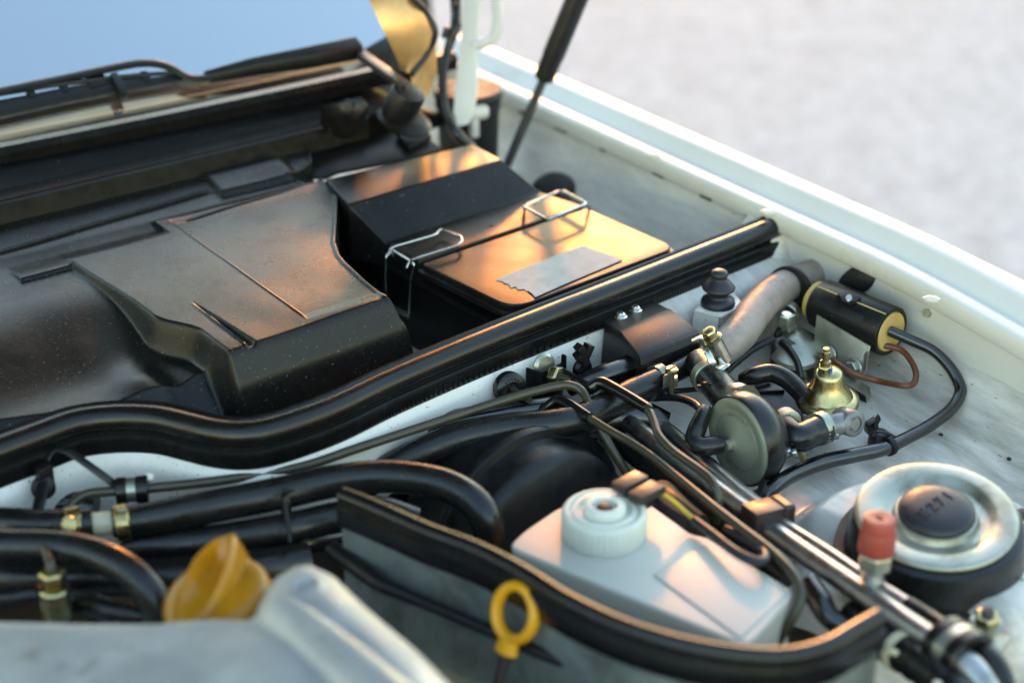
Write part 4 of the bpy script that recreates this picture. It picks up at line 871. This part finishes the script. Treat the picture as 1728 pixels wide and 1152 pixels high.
# ================================================================== partition with its seal
SP = [Q(x, y+14, 0) for x, y in ((577, 824), (610, 837), (650, 854), (720, 885), (800, 915), (860, 944), (905, 970), (960, 1004), (1050, 1046), (1150, 1077), (1250, 1094), (1330, 1096), (1395, 1080), (1445, 1052), (1484, 1030))]
t = thing('partition_seal', 'black rubber seal on the curved partition in front of the white reservoir', 'seal', SP[6])
def seal2(t_=0): return [(-.0062, -.006), (-.0066, .003), (-.0040, .0062), (-.0005, .0070), (.0030, .0062), (.0052, .0036), (.0054, .0010), (.0036, -.0020), (.0042, -.0038), (.0058, -.0044), (.0064, -.0062), (.0060, -.0195), (.0048, -.0212), (-.003, -.0212), (-.004, -.010)]
part('seal_body', sweep(SP, seal2, res=10), RUBBER, t, ang=50)
part('partition_panel', sweep([p for p in SP], [(.0015, -.012), (.0015, -.15), (-.0005, -.15), (-.0005, -.012)], res=10), GREYGREEN, car, ang=60)
solo('hood_cable', tube([Q(560, 925, -.045), Q(620, 968, -.045), Q(650, 988, -.045), Q(720, 1018, -.046), Q(800, 1052, -.046), Q(900, 1096, -.047), Q(1000, 1135, -.048), Q(1080, 1175, -.05)], [.006, .0065, .0055, .0042, .0040, .0040, .0040, .004], 14, 8), BLACK, 'black cable running along the grey-green partition below its seal', 'cable')
# dipstick
c = Q(870, 1033, -.022); t = thing('dipstick', 'yellow plastic dipstick ring handle in front of the partition', 'dipstick', Q(872, 1110, -.05))
nrm = (CAM-c).normalized()*.62+V((-.75, .35, -.1))*.65; nrm.normalize()
x_, y_, z_ = basis(nrm, (0, 0, 1))
g = G(); vs, fs = [], []; n1, n2 = 40, 12
for i in range(n1):
    a = 2*math.pi*i/n1; d = x_*math.cos(a)*.0172+y_*math.sin(a)*.0150; e = (x_*math.cos(a)+y_*math.sin(a))
    for k in range(n2):
        b2 = 2*math.pi*k/n2; vs.append(c+d+e*math.cos(b2)*.0036+z_*math.sin(b2)*.0052)
for i in range(n1):
    for k in range(n2): fs.append((i*n2+k, i*n2+(k+1) % n2, ((i+1) % n1)*n2+(k+1) % n2, ((i+1) % n1)*n2+k))
part('ring_handle', g.add(vs, fs), YELLOW, t)
part('neck', tube([c-x_*.018, c-x_*.027], [.0075, .0085], 14, smooth=False, flat=.7), YELLOW, t)
part('stem', tube([c-x_*.027, c-x_*.034, c-x_*.10], [.0042, .0036, .0030], 12, smooth=False), BROWNBLK, t)

# ================================================================== cylinder head cover
def pillow(x, y, poly, zt, R):
    ins = False; d = 1e9; n = len(poly)
    for i in range(n):
        x0, y0 = poly[i]; x1, y1 = poly[(i+1) % n]
        if (y0 > y) != (y1 > y) and x < (x1-x0)*(y-y0)/(y1-y0)+x0: ins = not ins
        u = max(0, min(1, ((x-x0)*(x1-x0)+(y-y0)*(y1-y0))/((x1-x0)**2+(y1-y0)**2))); d = min(d, math.hypot(x-x0-u*(x1-x0), y-y0-u*(y1-y0)))
    if ins: return zt if d > R else zt-R+math.sqrt(R*R-(R-d)**2)
    return zt-R-d*4
PA = [(-.350, -.60), (-.347, -.225), (-.340, -.203), (-.326, -.190), (-.306, -.186), (-.290, -.196), (-.284, -.215), (-.284, -.60)]
PBp = [(-.75, .06), (-.52, -.083), (-.470, -.120), (-.430, -.150), (-.388, -.180), (-.360, -.196), (-.33, -.22), (-.30, -.60), (-.75, -.60)]
def head_z(x, y):
    a = pillow(x, y, PA, .028, .034); b_ = pillow(x, y, PBp, .010+.010*sm(-.42, -.36, x)*sm(-.20, -.28, y), .018)
    k = .042; h = max(0, min(1, .5+.5*(a-b_)/k)); z = b_+(a-b_)*h+k*h*(1-h)
    z -= .018*sm(-.30, -.50, y)
    r = math.hypot(x+.318, y+.228); z += .0014*math.exp(-((r-.0085)/.0018)**2)-.0012*(1-sm(.006, .008, r))       # cast boss
    z += .0015*noise.noise(V((x*25, y*25, 0)))
    return max(z, -.10)
t = thing('head_cover', 'rough cast aluminium engine cover filling the lower left foreground', 'engine cover', (-.38, -.3, -.1))
part('casting', grid(200, 230, lambda u, v: V((lerp(-.62, -.255, u), lerp(-.55, -.04, v), head_z(lerp(-.62, -.255, u), lerp(-.55, -.04, v))))), CAST, t, ang=80)
# oil filler cap
c = Q(380, 1042, -.022); ax = V((-.30, .0, 1)).normalized()
t = thing('oil_filler_cap', 'amber yellow oil filler cap with a raised twist grip on the engine cover', 'cap', c)
part('cap_body', lathe([(.0345, -.014), (.0355, .0), (.0352, .012), (.0342, .0190), (.0310, .0235), (.024, .0255), (0, .0265)], c, ax, 40), OILCAP, t, ang=60)
x_, y_, z_ = basis(ax, V((.88, .48, 0)))
vs, fs = [], []; n = 28; m = 11
for i in range(n+1):
    u = i/n; L_ = lerp(-.036, .036, u); w_ = .0125*math.sin(math.pi*u)**.8+.0010; ht = .0265+.0160*sm(0, .75, u)-.004*sm(.85, 1, u)
    fl_ = .0270+.002*u; dip = min(ht-.0006, lerp(ht-.0006, fl_, sm(.05, .3, u)*(1-sm(.75, .97, u))))
    for (a, h) in ((-w_-.0035, .016), (-w_-.0012, ht*.86), (-w_, ht-.0006), (-w_+.0014, ht), (-w_*.62, dip+.001), (0, dip), (w_*.62, dip+.001), (w_-.0014, ht), (w_, ht-.0006), (w_+.0012, ht*.86), (w_+.0035, .016)):
        vs.append(c+x_*L_+y_*a+z_*h)
for i in range(n):
    for k in range(m-1): fs.append((i*m+k, i*m+k+1, (i+1)*m+k+1, (i+1)*m+k))
fs += [tuple(range(m)), tuple(n*m+k for k in range(m-1, -1, -1))]
part('twist_grip', G().add(vs, fs), OILCAP, t, ang=60)

# ================================================================== hoses on the left
t = thing('heater_hose', 'thick black hose with gold clamp bending down behind the partition seal', 'hose', Q(480, 840, -.04))
L1 = [Q(190, 882, -.030), Q(225, 878, -.030), Q(300, 865, -.029), Q(400, 846, -.028), Q(480, 830, -.027), Q(560, 812, -.025), Q(630, 804, -.023), Q(690, 806, -.022), Q(750, 818, -.023), Q(795, 842, -.028), Q(818, 872, -.037), Q(824, 905, -.052), Q(815, 945, -.07)]
part('hose', tube(L1, [.0105]*2+[.0118]*11, 22, 8), HOSE, t)
cb = part('clamp_band', ring(Q(206, 881, -.030), (L1[2]-L1[0]), .0108, .0128, .0095), BRASS, t)
part('clamp_screw', lathe([(.0050, 0), (.0050, .0015), (.0042, .0030), (0, .0034)], Q(206, 866, -.021), V((-.3, -.6, .7)), 16), BRASS, cb)
ct = part('cable_tie', ring(Q(478, 838, -.030), (L1[5]-L1[3]), .0120, .0134, .0056), BLACK, t)
t = thing('hose_joiner', 'pale plastic hose joiner between two clamped black hoses at far left', 'connector', Q(165, 884, -.045))
part('joiner_tube', tube([Q(135, 885, -.030), Q(168, 883, -.030), Q(196, 881, -.030)], .0082, 18, smooth=False), CREAM, t)
part('collar', ring(Q(147, 884, -.030), (L1[1]-L1[0]), .008, .0112, .008), HOSE, t)
t = thing('heater_hose', 'black hose with gold clamp entering from the left edge', 'hose', Q(70, 885, -.05))
part('hose', tube([Q(-80, 878, -.035), Q(0, 882, -.032), Q(70, 886, -.030), Q(138, 885, -.030)], .0112, 20), HOSE, t)
cb = part('clamp_band', ring(Q(124, 885, -.030), V((.8, -.1, 0)), .0108, .0128, .010), BRASS, t)
part('clamp_screw', lathe([(.0062, 0), (.0062, .002), (.0050, .0040), (0, .0045)], Q(117, 884, -.022), V((-.2, -.8, .5)), 16), BRASS, cb)
solo('heater_hose', tube([Q(210, 925, -.052), Q(300, 918, -.050), Q(400, 906, -.048), Q(490, 890, -.046), Q(570, 872, -.046), Q(640, 862, -.05), Q(700, 880, -.06)], .0112, 20, 8), HOSE, 'second thick black hose lying just below the clamped one', 'hose')
solo('heater_hose', tube([Q(160, 948, -.068), Q(300, 945, -.066), Q(420, 932, -.064), Q(520, 910, -.062), Q(600, 895, -.065)], .0105, 18, 8), GLOSS, 'glossy black hose lowest in the bundle above the amber cap', 'hose')
solo('wire_loop', tube([Q(500, 825, -.005), Q(478, 835, -.016), Q(484, 870, -.022), Q(490, 915, -.036)], .0028, 10, 6, flat=.6), BLACK, 'black cable tie strapped across the three thick hoses', 'cable tie')
L3 = [Q(-80, 918, -.018), Q(0, 920, -.018), Q(90, 922, -.018), Q(150, 932, -.019), Q(205, 955, -.022), Q(245, 988, -.030), Q(266, 1025, -.042), Q(272, 1075, -.06)]
solo('breather_hose', tube(L3, .0112, 20, 8), HOSE, 'thick black hose arching from the left edge towards the amber cap', 'hose')
solo('dark_hose', tube([Q(-60, 960, -.060), Q(60, 975, -.06), Q(180, 972, -.058), Q(300, 975, -.058), Q(420, 962, -.06), Q(520, 945, -.062)], .0135, 18, 8), HOSE, 'dull dark hose in the shadow behind the brass union', 'hose')
solo('dark_hose', tube([Q(-40, 1010, -.045), Q(20, 1008, -.042), Q(60, 1003, -.042), Q(90, 1018, -.05), Q(110, 1050, -.06)], .0065, 14, 8), HOSE, 'thin black hose beside the brass union at the left edge', 'hose')
solo('dark_hose', tube([Q(110, 1010, -.06), Q(150, 1018, -.055), Q(210, 1035, -.055), Q(280, 1045, -.06)], .0085, 14, 8), HOSE, 'black hose running from the brass union under the amber cap', 'hose')
c = Q(98, 1040, -.055); t = thing('brass_union', 'yellow metal pipe union standing under the arching black hose', 'fitting', c)
part('barrel', lathe([(.0095, 0), (.0098, .004), (.0098, .0215), (.0085, .0230)], c, (0, 0, 1), 24), YZINC, t)
g = lathe([(.0058, .0225)]+[(r, .0235+.0012*k) for k in range(4) for r in (.0062, .0050)]+[(.0058, .029)], c, (0, 0, 1), 20); part('thread', g, YZINC, t)
part('union_nut', hexa(c+V((0, 0, .0285)), (0, 0, 1), .0088, .0075), YZINC, t, ang=20); part('pipe', tube([c+V((0, 0, .034)), c+V((.001, .004, .040)), c+V((.006, .03, .042))], .003, 12), OLIVE, t)
# cable tie stand on the bulkhead at the left
t = thing('cable_tie', 'black cable tie with a long looped tail on the bulkhead at left', 'cable tie', Q(70, 840, -.05))
part('tail', tube([Q(76, 792, -.022), Q(84, 768, -.012), Q(97, 757, -.008), Q(118, 763, -.008), Q(150, 785, -.014), Q(178, 805, -.022), Q(194, 818, -.028)], .0030, 10, 8, flat=.45), BLACK, t)
part('strap', tube([Q(74, 795, -.020), Q(70, 830, -.026), Q(62, 865, -.032), Q(52, 900, -.042)], .0042, 10, 6, flat=.5), BLACK, t)
part('tie_head', obox(Q(75, 800, -.020), (.0058, .001, 0), (0, .0042, 0), (0, 0, .0075)), BLACK, t, bevel=.0008)
part('mount_disc', lathe([(.0085, -.002), (.0088, .0015), (.006, .004), (0, .0046)], Q(73, 822, -.028), (-.3, -.9, .3), 22), BLACK, t)
solo('bulkhead_plug', lathe([(.0085, -.004), (.0088, 0), (.0075, .003), (0, .0038)], Q(532, 790, -.038), (.0, -1, .3), 20), RUBBER, 'small round rubber plug in the bulkhead above the thick hose', 'plug')
solo('dark_hose', tube([Q(-60, 868, -.055), Q(40, 855, -.055), Q(110, 850, -.056), Q(160, 862, -.06)], .011, 16, 8), GLOSS, 'glossy black hose at the far left under the bulkhead', 'hose')
# ================================================================== rear: wiper, hinge, strut
t = thing('wiper', 'black windscreen wiper with arm, blade and spindle resting on the glass', 'wiper', Q(683, 165, .07))
hd = [QG(350, 130, .012), QG(430, 112, .018), QG(520, 97, .020), QG(606, 80, .020)]
vs, fs = [], []
u0 = V((1, .2, .1)).normalized(); dn_ = (WR*-1-u0*(WR*-1).dot(u0)).normalized(); nn_ = u0.cross(dn_); nn_ = nn_ if nn_.z > 0 else -nn_
for p, (w_, h_) in zip(hd, [(.0060, .0035), (.0085, .005), (.0105, .006), (.0110, .0065)]):
    for a, b_ in ((-w_, -h_), (-w_, h_*.5), (-w_*.8, h_), (w_*.25, h_), (w_*.8, -h_*.1), (w_*.95, -h_)): vs.append(p+dn_*a+nn_*b_)
for i in range(3):
    for k in range(6): fs.append((i*6+k, i*6+(k+1) % 6, (i+1)*6+(k+1) % 6, (i+1)*6+k))
fs += [tuple(range(6)), tuple(18+k for k in range(5, -1, -1))]
part('arm_head', G().add(vs, fs), BLACK, t, bevel=.0008)
part('arm', tube([QG(355, 131, .012), QG(330, 133, .012), QG(312, 129, .012), QG(292, 117, .014), QG(270, 109, .016), QG(240, 107, .016), QG(200, 113, .015), QG(100, 134, .014), QG(-40, 163, .014)], .0052, 10, 8, flat=.7), BLACK, t)
bl_ = part('blade', prism([QG(x, y, .006) for x, y in ((-40, 182), (90, 158), (195, 143), (300, 132), (332, 137), (200, 160), (100, 180), (-40, 211))], GN*.006), BLACK, t, bevel=.001)
part('blade_spine', tube([QG(-40, 166, .012), QG(100, 143, .012), QG(195, 131, .012), QG(290, 124, .012), QG(310, 130, .012)], .0022, 8, 6), BLACK, bl_)
for x, y in ((52, 158), (108, 149), (163, 140), (245, 132)):
    part('blade_bridge', obox(QG(x, y, .010), (.0035 if x != 163 else .009, 0, 0), GN*.003, WR*.006), BLACK, bl_, bevel=.0006)
part('blade_clip', obox(QG(200, 148, .012), (.0035, 0, 0), GN*.006, WR*.013), BLACK, bl_, bevel=.0008)
la, lb = QG(608, 92, .020), Q(690, 150, .100)
part('link_arm', obox((la+lb)/2, (lb-la)*.5, V((.006, .004, 0)), V((0, 0, .004))), BROWNBLK, t, bevel=.002)
part('spindle_cap', lathe([(.015, -.03), (.0165, -.026), (.0165, -.002), (.0155, .001), (.012, .0018), (0, .002)], Q(690, 155, .098), V((.25, -.45, 1)), 28), BLACK, t)
part('spindle_collar', lathe([(.026, -.003), (.027, .0), (.022, .004), (.017, .006)], Q(683, 203, .052), V((.15, -.3, 1)), 28), LID, t)
# bracket with a screw hole, side sheet and small plate
t = thing('scuttle_bracket', 'dark angular bracket with a hollow screw at the end of the scuttle', 'bracket', Q(580, 200, .03))
pl = [Q(541, 178, .085), Q(610, 160, .090), Q(623, 178, .083), Q(612, 196, .072), Q(590, 207, .066), Q(557, 201, .068)]
part('block', prism(pl, V((.004, .012, -.022))), BLACK, t, bevel=.0025)
nr = (pl[1]-pl[0]).cross(pl[4]-pl[0]).normalized(); nr = nr if nr.dot(CAM-pl[0]) > 0 else -nr
sc2 = part('screw', lathe([(.0085, 0), (.0085, .001), (.0065, .0025), (.0040, .0028), (.0036, .001), (0, .001)], Q(588, 182, .0790), nr, 22), BLACK, t)
solo('side_sheet', prism(rounded([Q(430, 268, .024), Q(520, 222, .034), Q(640, 205, .036), Q(715, 226, .026), Q(748, 252, .020), Q(690, 268, .020), Q(565, 291, .020), Q(552, 300, .018), Q(500, 296, .018)], .006), (0, 0, -.003)), LID, 'glossy black plastic sheet between the scuttle and the air box', 'panel', bevel=.001)
solo('spindle_plate', prism([Q(668, 222, .034), Q(705, 208, .036), Q(728, 228, .030), Q(690, 246, .028)], (0, 0, -.006)), LID, 'small black square plate below the wiper spindle', 'plate', bevel=.0012)
t = thing('pot_lid', 'round black plastic pot with a shiny lid behind the hinge arm', 'pot', Q(800, 200, -.03))
part('pot', lathe([(.030, -.07), (.032, -.01), (.034, -.008), (.034, 0)], Q(790, 165, .030), (0, 0, 1), 32), BLACK, t)
part('lid', lathe([(.034, 0), (.0355, .002), (.0355, .007), (.033, .009), (0, .0095)], Q(790, 163, .030), (0, 0, 1), 32), DARKBAY, t)
# hood hinge
t = thing('hinge_arm_assembly', 'white painted hood hinge arm with an open link above the fender corner', 'hood hinge', Q(790, 210, .0))
part('hinge_arm', prism([Q(772, 214, .020), Q(764, 190, .032), Q(768, 140, .055), Q(776, 80, .085), Q(782, -30, .14), Q(808, -30, .14), Q(800, 90, .080), Q(802, 150, .050), Q(796, 190, .030), Q(786, 212, .020)], (.006, .002, 0)), FENDER, t, bevel=.0015)
part('hinge_link', tube(rnd([Q(795, 78, .085), Q(832, 70, .088), Q(842, 40, .105), Q(834, -40, .145)], .012), .0055, 12, smooth=False), FENDER, t)
part('hinge_pin', lathe([(.006, -.012), (.0075, -.010), (.0075, .008), (.006, .010)], Q(806, 190, .025), (1, -.2, 0), 18), FENDER, t)
part('pin_bolt', obox(Q(800, 212, .012), (.004, 0, 0), (0, .004, 0), (0, 0, .012)), FENDER, t, bevel=.001)
t = thing('washer_tube', 'black rubber tube hanging down beside the white hinge arm', 'tube', Q(760, 200, .02))
part('tube', tube([Q(764, -40, .16), Q(769, 10, .13), Q(768, 45, .115), Q(757, 80, .096), Q(748, 120, .076), Q(748, 165, .054), Q(756, 200, .036), Q(772, 228, .022), Q(795, 250, .008)], [.0055, .0055, .0055, .0045, .0045, .0045, .005, .006, .006], 14, 8), HOSE, t)
part('tube_clip', obox(Q(762, 52, .112), (.010, .002, 0), (0, .004, 0), (.002, 0, .005)), BLACK, t, bevel=.001)
# gas strut
s0, s1 = Q(857, 275, -.02), Q(918, 132, .060)
dr = (s1-s0).normalized()
t = thing('gas_strut', 'black gas strut holding the hood, rising beside the air box', 'gas strut', s0)
part('rod', tube([s0-dr*.03, s1], .0045, 14, smooth=False), BLACK, t)
e1 = s1+(Q(985, -30, .155)-s1)*1.0; ed = (e1-s1).normalized(); e1 = s1+ed*min(.9, ((HR-s1).dot(hn)-.004)/ed.dot(hn) if ed.dot(hn) > .01 else .55)
part('cylinder', lathe([(.0050, -.004), (.0090, -.002), (.0105, .002), (.0105, .022), (.0112, .024), (.0112, (e1-s1).length)], s1, (e1-s1), 24), BLACK, t, ang=40)
# more of the corner: pillar base and grommets
solo('corner_grommet', lathe([(.020, 0), (.022, .006), (.016, .012), (.0, .014)], Q(935, 325, -.035), (-.4, -.4, 1), 24), BLACK, 'black rubber lump behind the air box at the fender wall', 'grommet')
solo('small_bolt', hexa(Q(1571, 528, -.018), (-1, -.1, .3), .004, .008), ZINC, 'small bolt below the fender lip near the filter', 'bolt', ang=20)
